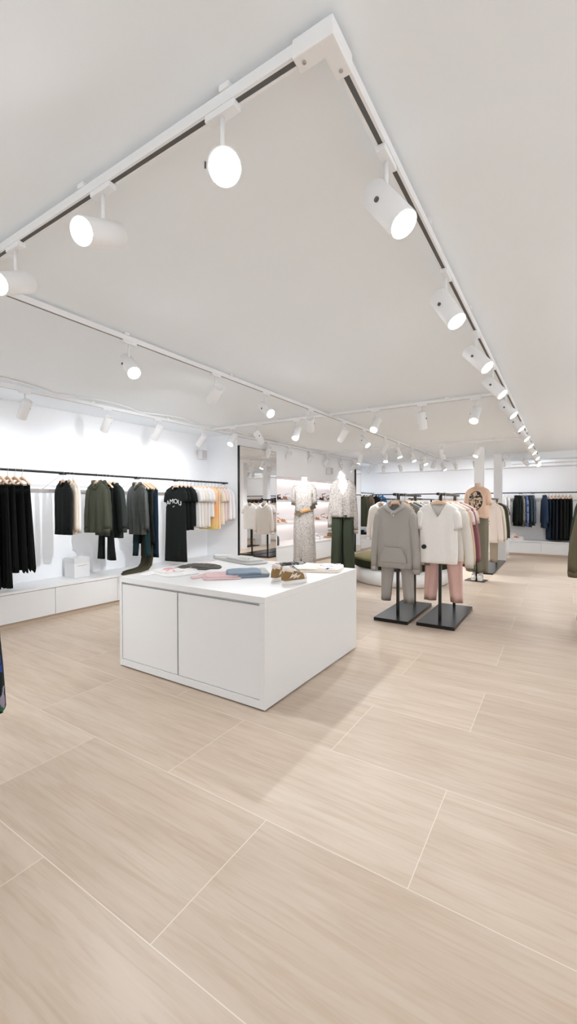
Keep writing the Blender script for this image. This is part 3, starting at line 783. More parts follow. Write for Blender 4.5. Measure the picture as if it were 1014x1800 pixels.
# box on the bench
bx = thing('display_box', 'white cardboard display box with a thin grey scribble on the bench', 'box', (-5.57, 3.36, .41), 0)
flat('box_body', MB().box(-.12, .12, -.11, .11, 0, .20), M_LACQ, bx, .003)
flat('box_lid', MB().box(-.123, .123, -.113, .113, .2005, .265), M_DOOR, bx, .003)
obj('scribble', MB().tube([(.1245, -.07, .16), (.1245, -.05, .158), (.1245, -.03, .165), (.1245, -.01, .158), (.1245, .02, .163), (.1245, .04, .168), (.1245, .07, .166)], .0012, 5), mat('grey_ink', (150, 146, 144), .7), bx)

# ---- black floor racks ----------------------------------------------
def floor_rack(label, x0, x1, y0, y1, bz, posts, bar, base_h=.04):
    t = thing('clothes_rack', label, 'clothes rack', ((x0 + x1) / 2, (y0 + y1) / 2, 0), 0, 'black floor racks')
    hx, hy = (x1 - x0) / 2, (y1 - y0) / 2; cy = (y0 + y1) / 2
    flat('base_plate', MB().box(-hx, hx, -hy, hy, 0, base_h), M_BLACK, t, .002)
    for y in posts: flat('post', MB().box(-.016, .016, y - cy - .016, y - cy + .016, base_h + .0005, bz - .0155), M_BLACK, t)
    obj('top_bar', MB().cyl((0, bar[0] - cy, bz), (0, bar[1] - cy, bz), .0155, 14), M_BLACK, t)
    return (x0 + x1) / 2
BZ = 1.515; BT = BZ + .0155
AX = floor_rack('black floor rack on the left, holding the grey hoodie in front', -1.885, -1.475, 4.87, 5.97, BZ, (5.15, 5.87), (4.98, 6.12))
BX = floor_rack('black floor rack holding the white v-neck tee and pink joggers', -1.39, -.97, 4.92, 6.06, BZ, (5.16, 5.96), (5.0, 6.2))
EX = floor_rack('long black floor rack beyond the mannequin with the floral print', -1.45, -1.11, 9.25, 11.55, BZ, (9.5, 11.3), (9.3, 11.5), .03)
CX_ = floor_rack('long black floor rack behind the ottoman', -3.04, -2.5, 9.14, 11.4, BZ, (9.4, 11.1), (9.2, 11.35))
C2X = floor_rack('black floor rack nearest the shoe niche, holding the white hoodie', -3.62, -3.12, 9.0, 10.2, BZ, (9.3, 9.95), (9.05, 10.15))

GA = 'clothes on the grey hoodie rack'; HA = 'hangers on the grey hoodie rack'
GREY = fab((170, 166, 160))
o = hang('top', (AX, 5.03, BT), 0, 'hoodie', 'hoodie', 'grey hoodie with front pocket, in front on the left rack', GREY, GA, HA, L=.78, w=.24, hw=.222, nw=.085, t=.05, neck='hood', sl='long', SL=.70, sw=.05, cuffs=True, pocket=True, seed=1, drop=.085, spread=.04, fold=.9)
for s in (-1, 1): obj('eyelet', MB().cyl((.012 * s, -.085, -.125 - .012 * (s + 1)), (.012 * s, -.075, -.125 - .012 * (s + 1)), .006, 10), M_SOLE, o)
hang('trousers', (AX + .0, 5.13, BT), 0, 'joggers', 'trousers', 'grey joggers hanging below the grey hoodie', GREY, GA, HA, L=1.14, hem=.062, hx=.15, wl=.2, t=.03, seed=1)
ga = [('grey sweatshirt directly behind the grey hoodie', 'sweatshirt', (146, 140, 132), .84, 'long'), ('pale blue tee behind the grey sweatshirt', 't-shirt', (214, 221, 230), .66, 'short'), ('white-blue striped tee in the grey hoodie rack', 't-shirt', (222, 228, 236), .66, 'short'),
      ('light blue tee in the grey hoodie rack', 't-shirt', (196, 208, 222), .68, 'short'), ('dark green top in the grey hoodie rack', 'top', (40, 62, 60), .74, 'long'), ('denim blue top in the grey hoodie rack', 'top', (70, 100, 128), .74, 'long'),
      ('taupe tee toward the back of the grey hoodie rack', 't-shirt', (172, 152, 136), .66, 'short'), ('beige tee toward the back of the grey hoodie rack', 't-shirt', (205, 186, 168), .66, 'short'), ('black tee toward the back of the grey hoodie rack', 't-shirt', BLK2, .66, 'short'),
      ('white tee last but one on the grey hoodie rack', 't-shirt', WHITE, .66, 'short'), ('grey tee last on the grey hoodie rack', 't-shirt', (150, 150, 150), .66, 'short')]
for i, (lb, c, col, LL, sl) in enumerate(ga):
    hang('top', (AX + (.06 if i == 0 else 0), 5.22 + i * .078, BT), 0, {'t-shirt': 'tee'}.get(c, c), c, lb, fab(col), GA, HA, L=LL, sl=sl, SL=.62 if sl == 'long' else None, w=.23 if sl == 'long' else .22, hw=.215, seed=i, cuffs=sl == 'long', drop=.075, spread=.06)
GB = 'clothes on the v-neck tee rack'; HB = 'hangers on the v-neck tee rack'
OFFW = fab((240, 237, 233))
o = hang('top', (BX, 5.05, BT), 0, 'v_neck_tee', 't-shirt', 'white v-neck tee with a round black tag, in front', OFFW, GB, HB, L=.69, w=.215, hw=.215, nw=.105, t=.036, neck='v', sl='short', SL=.23, seed=2, drop=.065, fold=.9, fd=.17)
obj('security_tag', MB().cyl((-.145, -.066, -.505), (-.145, -.046, -.505), .026, 24), M_CLIP, o)['label'] = 'round black security tag'
flat('neck_label', MB().box(-.03, .03, .0288, .0305, -.035, -.02), fab((205, 200, 196)), o)
hang('trousers', (BX + .02, 5.235, BT), 0, 'joggers', 'trousers', 'dusty pink joggers hanging below the white v-neck tee', fab((222, 184, 174)), GB, HB, L=1.09, hem=.07, hx=.15, wl=.2, t=.028, cuffs=False, seed=2)
gb = [('off-white long-sleeved tee directly behind the v-neck tee', 'top', (228, 222, 213), .66, 'long'), ('ivory ribbed top behind the off-white one', 'top', (234, 228, 220), .64, 'short'), ('beige sweater on the v-neck tee rack', 'sweater', (222, 200, 174), .72, 'long'),
      ('tan sweater behind the beige one', 'sweater', (208, 172, 146), .74, 'long'), ('pale pink tee on the v-neck tee rack', 't-shirt', (236, 208, 200), .48, 'short'), ('white tee in the middle of the v-neck rack', 't-shirt', (238, 234, 232), .5, 'short'),
      ('mauve long-sleeved top on the v-neck tee rack', 'top', (146, 98, 104), .80, 'long'), ('rose top behind the mauve one', 'top', (176, 128, 128), .78, 'long'), ('cream top last but one on the v-neck rack', 'top', (230, 218, 204), .66, 'short'),
      ('blush top last on the v-neck rack', 'top', (232, 206, 196), .66, 'short')]
for i, (lb, c, col, LL, sl) in enumerate(gb):
    hang('top', (BX + (.05 if i == 0 else .02), 5.13 if i == 0 else 5.25 + i * .085, BT), -.03, {'t-shirt': 'tee'}.get(c, c), c, lb, fab(col), GB, HB, L=LL, sl=sl, SL=.66 if sl == 'long' else None, w=.23, hw=.21, seed=i + 1, drop=.075, spread=.06)
# rack nearest the niche
GC2 = 'clothes on the rack nearest the shoe niche'; HC2 = 'hangers on the rack nearest the shoe niche'
c2 = [('white hoodie in front on the rack nearest the niche', 'hoodie', (236, 232, 228), .80, 'long', 'hood'), ('white hanging tee behind the white hoodie', 't-shirt', (236, 232, 232), .66, 'short', 'crew'), ('cream sweater third on the niche rack', 'sweater', (226, 218, 208), .7, 'long', 'crew'),
      ('grey-white tee fourth on the niche rack', 't-shirt', (220, 218, 216), .66, 'short', 'crew'), ('white long top fifth on the niche rack', 'top', (236, 234, 232), .75, 'long', 'crew'), ('beige top sixth on the niche rack', 'top', (214, 198, 180), .66, 'short', 'crew'),
      ('white printed sweater at the back of the niche rack', 'sweater', (232, 228, 222), .72, 'long', 'crew')]
for i, (lb, c, col, LL, sl, nk) in enumerate(c2):
    hang('top', (C2X, 9.12 + i * .155, BT), 0, {'t-shirt': 'tee'}.get(c, c), c, lb, fab(col), GC2, HC2, L=LL, sl=sl, SL=.68 if sl == 'long' else None, w=.25, hw=.23, seed=i, neck=nk, t=.04, cuffs=sl == 'long', drop=.08)
GC1 = 'clothes on the long rack behind the ottoman'; HC1 = 'hangers on the long rack behind the ottoman'
c1 = [((236, 234, 232), 'white tee first on the long rack behind the ottoman'), ((238, 236, 234), 'white tee second on the long rack'), ((228, 222, 214), 'cream tee third on the long rack'), ((96, 100, 92), 'dark green top fourth on the long rack'),
      ((236, 232, 226), 'white sweater fifth on the long rack'), ((214, 200, 186), 'beige tee sixth on the long rack'), ((60, 60, 58), 'charcoal tee seventh on the long rack'), ((230, 226, 222), 'pale tee eighth on the long rack'), ((200, 184, 170), 'sand tee ninth on the long rack'), ((60, 74, 92), 'slate blue top last on the long rack')]
for i, (col, lb) in enumerate(c1):
    hang('top', (CX_, 9.3 + i * .2, BT), 0, 'tee', 't-shirt', lb, fab(col), GC1, HC1, L=.70, sl='long' if i in (3, 4, 9) else 'short', SL=.62 if i in (3, 4, 9) else None, w=.23, hw=.22, seed=i, drop=.07)
# long rack beyond the mannequin
GE = 'clothes on the long rack beyond the mannequin'; HE = 'hangers on the long rack beyond the mannequin'
PRINT = blotch('tee_print', (236, 226, 218), [(3., (206, 150, 130)), (9., (110, 136, 170))], 9., .56, 2, mask=(-.05, -.36, .10, .16))
e_ = [('off-white sweatshirt with a coloured picture print', PRINT, .78, 'long'), ('beige tee behind the printed sweatshirt', fab((222, 204, 188)), .66, 'short'), ('pale greige jacket on the long far rack', fab((200, 186, 172)), .72, 'long'), ('cream long-sleeved top on the long far rack', fab((234, 224, 212)), .74, 'long'),
      ('ivory top behind the cream one on the far rack', fab((238, 230, 220)), .74, 'long'), ('olive jacket on the long far rack', fab((98, 94, 76)), .72, 'long'), ('dark olive jacket behind the olive one', fab((70, 68, 54)), .72, 'long'), ('grey tee near the end of the far rack', fab((170, 166, 162)), .6, 'short'), ('black tee last on the far rack', B1, .6, 'short')]
for i, (lb, m, LL, sl) in enumerate(e_):
    hang('top', (EX + .04, 9.36 + i * .155 + (.42 if i > 5 else 0), BT), 0, 'sweatshirt' if i == 0 else 'top', 'sweatshirt' if i == 0 else 'top', lb, m, GE, HE, L=LL, sl=sl, SL=.70 if sl == 'long' else None, w=.22, hw=.21, seed=i, drop=.075, t=.03)
hang('trousers', (EX + .05, 9.5, BT), 0, 'joggers', 'trousers', 'taupe joggers below the printed sweatshirt', fab((168, 156, 138)), GE, HE, L=1.12, hem=.07, hx=.11, wl=.18, t=.03, seed=1)

# ---- back wall clothes (rail runs along X, so the clothes turn a quarter)
GF = 'clothes on the back wall rail'; HF = 'hangers on the back wall rail'
FT_ = 1.705 + .0145
def FW(x): return (x, 13.28, FT_)
fw = [(-1.31, 'white blouse by the far pillar', 'blouse', fab(WHITE), .85, 'long'), (-1.22, 'white tunic with small grey flowers by the far pillar', 'tunic', blotch('grey_flowers', WHITE, [(2., (150, 156, 172))], 14., .63), 1.0, None),
      (-1.03, 'black shirt leftmost of the dark shirts', 'shirt', B1, .80, 'long'), (-.95, 'black shirt next to the grey one on the back wall', 'shirt', B2, .80, 'long'), (-.87, 'grey-brown shirt on the back wall rail', 'shirt', fab((120, 118, 112)), .82, 'long'),
      (-.79, 'blue patterned shirt on the back wall rail', 'shirt', blotch('blue_print', (112, 132, 176), [(4., (40, 46, 66))], 16., .58), .80, 'long'), (-.71, 'dark slate shirt on the back wall rail', 'shirt', fab((58, 66, 72)), .82, 'long'), (-.64, 'slate blue overshirt rightmost of the dark shirts', 'shirt', fab((74, 88, 98)), .78, 'long'),
      (-.36, 'navy denim jacket beside the dark trousers', 'jacket', fab((46, 62, 84)), .84, 'long')]
for i, (x, lb, c, m, LL, sl) in enumerate(fw):
    hang('top', FW(x), PI / 2 + .28, c, c, lb, m, GF, HF, L=LL, sl=sl, SL=.66, w=.2, hw=.2, seed=i, neck='shirt' if c in ('shirt', 'jacket') else 'crew', t=.03, spread=.03)
for i, (x, col, lb) in enumerate([(-.26, NAVY, 'navy trousers first beside the denim jacket'), (-.185, BLK, 'black trousers second in the back wall row'), (-.11, (26, 34, 46), 'midnight blue trousers third in the back wall row'), (-.03, BLK, 'black trousers fourth in the back wall row'),
                                  (.05, BLK2, 'black trousers fifth in the back wall row'), (.13, BLK, 'black trousers sixth in the back wall row'), (.21, BLK2, 'black trousers last in the back wall row')]):
    hang('trousers', FW(x), PI / 2 + .28, 'trousers', 'trousers', lb, fab(col), GF, HF, L=1.08, hem=.095, hx=.10, wl=.19, seed=i)
GL3 = 'clothes in the far left corner'; HL3 = 'hangers in the far left corner'
for i, (y, lb, col, LL) in enumerate([(12.55, 'olive green jacket in the far left corner', (76, 74, 58), .95), (12.75, 'brown jacket next to the olive one in the corner', (112, 98, 84), .95), (12.95, 'black jacket in the far left corner', BLK2, .9), (13.2, 'bright blue jacket in the far left corner', (34, 104, 160), .7)]):
    hang('top', (-5.25 + .12 * i, y, 1.75 + .0145), -.2, 'jacket', 'jacket', lb, fab(col), GL3, HL3, L=LL, sl='long', SL=.7, w=.2, hw=.21, seed=i, neck='shirt', t=.045)

# ---- right edge rack with olive jackets
GG = 'jackets on the rack at the right edge'; HG = 'hangers on the rack at the right edge'
GX = floor_rack('black floor rack at the right edge holding olive jackets',  .18, .64, 5.15, 6.25, 1.60, (5.45, 6.0), (5.2, 6.25))
GT = 1.60 + .0155
hang('top', (GX, 5.32, GT), .18, 'field_jacket', 'jacket', 'khaki olive field jacket at the right picture edge', fab((104, 96, 76)), GG, HG, L=.80, sl='long', SL=.72, w=.235, hw=.25, neck='shirt', t=.075, sw=.07, cuffs=True, seed=1, spread=.08, fold=1.5, drop=.08)
hang('top', (GX - .02, 5.52, GT), .05, 'overshirt', 'jacket', 'dark green overshirt behind the khaki field jacket', fab((58, 66, 58)), GG, HG, L=.72, sl='long', SL=.6, w=.23, hw=.22, neck='shirt', t=.04, seed=2)
hang('top', (GX, 5.66, GT), 0, 'sweater', 'sweater', 'white sweater behind the dark green overshirt', fab((228, 222, 214)), GG, HG, L=.66, sl='long', SL=.6, w=.22, hw=.21, t=.035, seed=3)
# ---- floral dress at the left edge close to the camera
fx, fy = -2.86, 1.17
FLO = blotch('dark_floral', (18, 26, 24), [(1., (40, 92, 66)), (5., (38, 62, 140)), (8., (150, 140, 160))], 9., .60)
fr = floor_rack('black floor rack outside the left edge holding the floral dress', -2.44, -2.04, -.12, .74, 1.60, (.08, .54), (-.06, .86))

# ------------------------------------------------------------------ shoes
def sneaker(label, loc, rz, upper, side, grp, s=1., lace=None, pitch=0., cat='shoe'):
    """toe points along +X, length about .28"""
    t = thing('sneaker', label, cat, loc, rz, grp); t.scale = (s, s, s * 1.25)
    lt = side if upper is BRN else upper
    def outline(k, sc=1.):
        pts = []
        for j in range(k):
            a = 2 * PI * j / k; c, q = math.cos(a), math.sin(a)
            x = .14 * spw(c, .9); wd = .040 + .010 * max(0, c) - .004 * math.exp(-((c + .1) / .3) ** 2)
            pts.append((x * sc, wd * spw(q, .85) * sc))
        return pts
    o = outline(32)
    obj('sole', MB().loft([[(x * .97, y * .95, 0) for x, y in o], [(x, y, .005) for x, y in o], [(x * 1.01, y * 1.02, .026) for x, y in o], [(x * .97, y * .95, .030) for x, y in o]]), M_SOLE, t)
    rings = []
    prof = [(-.134, .020, .050), (-.130, .030, .070), (-.118, .035, .076), (-.09, .037, .072), (-.05, .037, .070), (-.01, .038, .068), (.02, .040, .060), (.05, .043, .052), (.08, .044, .046), (.105, .040, .042), (.122, .030, .034), (.131, .016, .022)]
    for x, w, h in prof:
        r = []
        for j in range(18):
            a = 2 * PI * j / 18; c, q = math.cos(a), math.sin(a)
            narrow = 1 - .35 * max(0, q) ** 2 if x < .04 else 1 - .1 * max(0, q)
            r.append((x - .01 * max(0, q), w * spw(c, .8) * narrow, .030 + (h * spw(q, .9) if q > 0 else 0)))
        rings.append(r)
    obj('upper', MB().loft(rings), upper, t)
    obj('collar_pad', MB().tube([(-.122 + .05 * (1 + math.cos(a)), .027 * math.sin(a), .106 + .010 * -math.cos(a)) for a in (2 * PI * j / 20 for j in range(20))], .010, 8, ry=.018, closed=True), lt, t)
    tc = []
    for x, w, h in [(.082, .0448, .047), (.09, .0445, .046), (.105, .0415, .043), (.123, .031, .035), (.1335, .016, .022)]:
        tc.append([(x, w * spw(math.cos(2 * PI * j / 18), .8), .030 + (h * spw(math.sin(2 * PI * j / 18), .9) if j < 9 else 0)) for j in range(18)])
    obj('toe_cap', MB().loft(tc), lt, t)
    for sd in (-1, 1):
        z = [(-.09, .045), (-.045, .088), (-.052, .066), (.0, .082), (-.008, .060), (.045, .066), (.0, .036), (.008, .052), (-.045, .040), (-.035, .058)]
        obj('side_stripe', MB().loft([[(x, sd * .0375, .0 + zz) for x, zz in z], [(x, sd * .0405, .0 + zz) for x, zz in z]]).mesh('side_stripe', False), side, t)
    obj('tongue', MB().loft([[(x, w * c, zz + .004 * q) for c, q in ((-1, 0), (-.5, 1), (.5, 1), (1, 0), (.5, -1), (-.5, -1))] for x, w, zz in ((-.05, .024, .130), (-.03, .025, .118), (.015, .023, .103), (.05, .02, .088))]), lt, t)
    lm = MB()
    pts = []
    for k in range(9):
        u = k / 8; pts.append((-.028 + .075 * u, .021 * (1 if k % 2 else -1), .128 - .038 * u))
    obj('laces', lm.tube(pts, .003, 6), lace or M_SOLE, t)
    obj('heel_tab', MB().box(-.137, -.126, -.016, .016, .06, .105).mesh('heel_tab', False, .003), side, t)
    return t
BRN = mat('brown_suede', (146, 116, 72), .9, bump=.3, bscale=90)
PNK = mat('pale_leather', (228, 216, 206), .5)
BLKL = mat('black_laces', (30, 30, 30), .7)
GS = 'sneakers on the display table'
sneaker('brown and white sneaker standing behind its partner on the table', (-1.955, 2.93, TZ), 1.72, BRN, PNK, GS, .86, BLKL)
sneaker('brown and white sneaker nearer the table edge, toe to the right', (-1.765, 2.86, TZ), 1.22, BRN, PNK, GS, .86, BLKL)
WSH = mat('white_leather', (236, 232, 228), .45)
for i, dx in enumerate((-.085, .025)):
    sneaker(['white sneaker on the mannequin base, left of the pair', 'white sneaker on the mannequin base, right of the pair'][i], (-1.24 + dx, 8.42, .014), -PI / 2, WSH, PNK, 'sneakers below the printed mannequin', 1.)
sneaker('white sneaker with brown trim on the right edge rack base', (.25, 5.22, .0405), -2.2, mat('cream_leather', (232, 224, 214), .5), BRN, 'sneakers below the olive jackets', 1.)
sneaker('red and white sneaker on the back wall bench', (-1.0, 13.3, .41), .3, WSH, mat('red_suede', (200, 90, 66), .8), 'shoes on the back wall', 1.15)
sneaker('black sneaker on the far left corner bench', (-5.12, 12.42, .41), .6, B1, B2, 'shoes in the far left corner', 1.2, BLKL)

def sandal(label, loc, rz, m, heel, grp, strap=True, s=1.):
    t = thing('sandal', label, 'shoe', loc, rz, grp); t.scale = (s, s, s)
    prof = [(-.12, .03, heel), (-.07, .03, heel * .95), (-.02, .028, heel * .6), (.03, .036, heel * .18), (.08, .040, .0), (.115, .026, .0)]
    rings = [[(x, w * c, z + .014 + .006 * q) for c, q in ((-1, -.6), (-1, .6), (-.6, 1), (.6, 1), (1, .6), (1, -.6), (.6, -1), (-.6, -1))] for x, w, z in prof]
    obj('insole', MB().loft(rings), m, t)
    obj('heel', MB().loft([[(-.10 + .02 * r * math.cos(a), .022 * r * math.sin(a), z) for a in (2 * PI * j / 14 for j in range(14))] for r, z in ((.7, 0), (.75, heel * .4), (1.05, heel + .006))]), m, t)
    for x0, hgt in ((.065, .05), (.025, .06)):
        obj('toe_strap', MB().tube([(x0, .04 * math.cos(a), .014 + hgt * math.sin(a)) for a in (PI * j / 12 for j in range(13))], .010, 8, ry=.003), m, t)
    if strap:
        obj('ankle_strap', MB().tube([(-.085 + .042 * math.cos(a), .034 * math.sin(a), heel + .075 + .01 * math.cos(a)) for a in (2 * PI * j / 20 for j in range(20))], .004, 6, ry=.007, closed=True), m, t)
        obj('heel_strap', MB().tube([(-.122, 0, heel + .01), (-.127, 0, heel + .05), (-.124, 0, heel + .075)], .007, 6), m, t)
    return t
TAN = mat('tan_leather', (222, 158, 96), .5); TAN2 = mat('brown_leather', (172, 108, 70), .5); DKL = mat('dark_leather', (46, 42, 40), .5); TEAL = mat('pale_teal_leather', (150, 190, 190), .5); WHL = mat('white_strap', (236, 230, 224), .5)
GN = 'sandals on the niche shelves'
X_ = -5.16
for y, z, rz, m, hl, lb in [(7.62, 1.485, .3, DKL, .03, 'dark flat sandal at the mirror end of the upper shelf'), (7.86, 1.485, .2, TAN2, .02, 'brown flat sandal on the upper shelf beside the dark one'), (8.22, 1.485, .2, WHL, .05, 'white strappy sandal on the upper shelf left of the belted mannequin'),
                            (9.55, 1.485, .2, DKL, .03, 'dark sandal on the upper shelf right of the belted mannequin'), (10.0, 1.485, .2, TAN2, .08, 'high-heeled brown sandal on the upper shelf'), (10.25, 1.485, .2, TEAL, .04, 'pale teal sandal on the upper shelf'),
                            (7.55, .99, .25, TAN, .09, 'tan high-heeled sandal on the lower shelf by the mirror'), (7.80, .99, .25, TAN, .09, 'tan high-heeled sandal, right of its pair on the lower shelf'), (9.35, .99, .2, TAN2, .05, 'small brown sandal on the lower shelf'), (9.6, .99, .2, WHL, .05, 'white sandal between two brown ones on the lower shelf'), (9.95, .99, .2, TAN2, .05, 'brown strappy sandal by the green-trousered mannequin')]:
    sandal(lb, (X_, y, z), rz, m, hl, GN, s=1.15)
def bag(label, loc, s, m, rz=0.):
    t = thing('handbag', label, 'bag', loc, rz, 'small bags in the shoe niche')
    w, d, h = s
    def rr(w, d, z): return [(w * spw(math.cos(2 * PI * j / 24), .55), d * spw(math.sin(2 * PI * j / 24), .6), z) for j in range(24)]
    obj('bag_body', MB().loft([rr(w * .92, d * .8, 0), rr(w, d, .015), rr(w, d, h * .6), rr(w * .9, d * .85, h * .9), rr(w * .8, d * .5, h)]), m, t)
    obj('flap', MB().loft([rr(w * 1.01, d * 1.04, h * .55), rr(w * 1.01, d * 1.04, h * .62), rr(w * .93, d * .92, h * .93), rr(w * .82, d * .55, h * 1.03)]), m, t)
    obj('handle', MB().tube([(w * .6 * math.cos(a), 0, h + h * .35 * math.sin(a)) for a in (PI * j / 12 for j in range(13))], .006, 6), m, t)
OLB = mat('olive_leather', (112, 98, 66), .5)
bag('small dark grey bag on the niche bench beside the mirror', (-5.2, 7.62, .50), (.09, .06, .2), mat('grey_bag', (78, 76, 72), .6), PI / 2 - .4)
def clog(label, loc, rz, m):
    t = thing('clog', label, 'shoe', loc, rz, 'olive clogs on the niche bench'); t.scale = (1.35, 1.35, 1.35)
    def o(sc, z): return [(.14 * sc * spw(math.cos(a), .9), (.048 + .008 * math.cos(a)) * sc * spw(math.sin(a), .85), z) for a in (2 * PI * j / 28 for j in range(28))]
    obj('sole', MB().loft([o(.96, 0), o(1, .006), o(1, .034), o(.95, .038)]), mat('cork', (196, 160, 130), .8, var=.2, bscale=120), t)
    rings = []
    for x, w, h in ((-.02, .047, .062), (.01, .051, .072), (.05, .053, .070), (.09, .05, .058), (.12, .038, .042), (.137, .015, .022)):
        rings.append([(x - .02 * max(0, math.sin(a)), w * spw(math.cos(a), .85), .036 + (h * spw(math.sin(a), .9) if math.sin(a) > 0 else 0)) for a in (2 * PI * j / 20 for j in range(20))])
    obj('vamp', MB().loft(rings), m, t)
    obj('strap', MB().tube([(.0, .052 * math.cos(a), .04 + .075 * math.sin(a)) for a in (PI * j / 12 for j in range(13))], .011, 8, ry=.003), m, t)
clog('olive clog on the niche bench, left of the pair', (-5.16, 10.12, .50), -.2, OLB)
clog('olive clog on the niche bench, right of the pair beside the green trousers', (-5.16, 10.42, .50), -.3, OLB)
for i, y in enumerate((9.35, 9.6)):
    sneaker(['white sneaker on the niche bench, right of the belted mannequin', 'white sneaker on the niche bench beside the olive bag'][i], (-5.2, y, .50), .2, WSH, mat('blue_suede', (90, 110, 150), .8), 'sneakers on the niche bench', 1.)

# ------------------------------------------------------------------ mannequins
def torso_mesh(neck_h):
    # (z, half width, half depth, y centre) from hips up to the neck; origin at shoulder line
    pr = [(-.60, .09, .06, 0), (-.585, .13, .09, 0), (-.45, .14, .10, 0), (-.36, .128, .088, 0), (-.25, .142, .10, -.005), (-.15, .158, .112, -.01), (-.07, .168, .10, -.005), (-.02, .155, .08, 0), (.01, .12, .066, .005), (.03, .075, .056, .008), (.05, .058, .054, .008), (neck_h * .6, .052, .052, .004), (neck_h, .050, .050, 0), (neck_h + .004, .044, .044, 0)]
    return MB().loft([[(w * (.88 if z < .02 else 1) * spw(math.cos(2 * PI * j / 32), .9), y + d * (.66 if z < -.03 else .6 if z < .045 else 1) * spw(math.sin(2 * PI * j / 32), .9), z) for j in range(32)] for z, w, d, y in pr]).mesh('torso_form')

def mannequin(label, x, y, zs, rz, skin, base, neck_h=.12):
    t = thing('mannequin', label, 'mannequin', (x, y, 0), rz)
    obj('torso_form', torso_mesh(neck_h), skin, t, loc=(0, 0, zs))
    obj('pole', MB().cyl((base[0], base[1], .0125), (base[0], base[1], zs - .57), .0125, 12), M_BLACK, t)
    flat('base_plate', MB().box(base[0] - .17, base[0] + .17, base[1] - .14, base[1] + .14, 0, .012), M_BLACK, t, .002)
    return t
# 1: paisley dress with tan belt
m1 = mannequin('headless white mannequin in a belted grey paisley dress', -3.70, 6.31, 1.735, .42, M_SKIN, (0, 0))
def dress_skirt(wt, wh, dh, L, slit, seed):
    rings = []; K = 72; n = 14
    for k in range(n + 1):
        u = k / n; r = []
        for j in range(K):
            a = 2 * PI * j / K; c, s = math.cos(a), math.sin(a)
            W = wt + (wh - wt) * u ** .55; D = .095 + (dh - .095) * u ** .6
            f = (math.sin(a * 9 + seed) * .5 + ns(c * 3, s * 3, u * 2 + seed)) * (.008 + .02 * u)
            notch = math.exp(-((c + .12) / .07) ** 2) * (1 if s < 0 else 0)
            z = -L * u + slit * notch * u ** 6
            r.append((W * spw(c, .9) + f, (D * spw(s, .85)) + f + .05 * notch * u, z))
        rings.append(r)
    e = rings[-1]; rings.append([(x * .96, y * .9, z + .012) for x, y, z in e])
    return MB().loft(rings).mesh('dress_skirt')
mt = bpy.data.objects.new('dress', top_body(.178, .075, .15, .50, .12, 'deep', 2, drop=.05, fd=.13)); mt.data.materials.append(None)
mt.material_slots[0].link = 'OBJECT'; mt.material_slots[0].material = M_PAIS; COL.objects.link(mt); mt.parent = m1; mt.location = (0, 0, 1.775)
obj('dress_skirt', dress_skirt(.15, .185, .13, 1.0, .22, 1.), M_PAIS, mt, loc=(0, 0, -.46))
for s in (-1, 1):
    obj('sleeve', sleeve(s, .178, .085, .05, 'short', .34, .065, 2), M_PAIS, mt)
bp = [(.163 * math.cos(a), .135 * math.sin(a), .055 * math.cos(a)) for a in (2 * PI * j / 40 for j in range(40))]
bl = obj('belt', MB().tube(bp, .006, 8, ry=.026, closed=True), mat('belt_leather', (204, 146, 84), .5), m1, loc=(0, 0, 1.275))
obj('buckle', MB().loft([[(r * math.cos(a), -y, r * math.sin(a)) for a in (2 * PI * j / 28 for j in range(28))] for r, y in ((.046, 0), (.046, .01), (.034, .014), (.03, .01), (.018, .012))]), mat('aged_silver', (120, 114, 102), .35, metal=.8, bump=.5, bscale=120), bl, loc=(-.085, -.128, -.03))
obj('belt_pouch', MB().box(-.05, .05, -.02, .02, -.03, .03).mesh('belt_pouch', False, .012), mat('dark_pouch', (64, 56, 40), .5, var=.4, bscale=30), bl, loc=(.155, -.085, .07), rot=(0, -.3, .5))
# 2: paisley blouse over dark green trousers
m2 = mannequin('headless white mannequin in paisley blouse and dark green drawstring trousers', -3.12, 6.62, 1.775, .42, M_SKIN, (0, .02), .13)
bo = obj('blouse', top_body(.182, .085, .20, .64, .12, 'deep', 3, drop=.05, fd=.26, fold=1.3), M_PAIS, m2, loc=(0, 0, 1.82))
obj('collar', collar_mesh(.087, .05, .26, .006, .012, True), M_PAIS, bo)
for s in (-1, 1):
    so = obj('sleeve', sleeve(s, .182, .06, .05, 'long', .82 if s > 0 else .78, .05, 3, spread=.045), M_PAIS, bo)
    obj('cuff', cuff(s, .182, .06, .05, .82 if s > 0 else .78, .05, spread=.045), M_PAIS, so)
for k in range(7): obj('button', MB().cyl((0, -.150, -.29 - k * .045), (0, -.135, -.29 - k * .045), .006, 10), BLKL, bo)
GRN = fab((58, 64, 50))
tr = obj('trousers', band_mesh(.175, .125, -.05, 0), GRN, m2, loc=(0, 0, 1.215))
for s in (-1, 1):
    obj('trouser_leg', leg_mesh(s, .185, .95, .10, .085, s + 2, hx=.105), GRN, tr, loc=(0, 0, -.02))
    obj('drawstring', MB().tube([(s * .01, -.13, -.03), (s * .018, -.142, -.10), (s * .014, -.146, -.2 - .03 * s)], .0035, 6), GRN, tr)
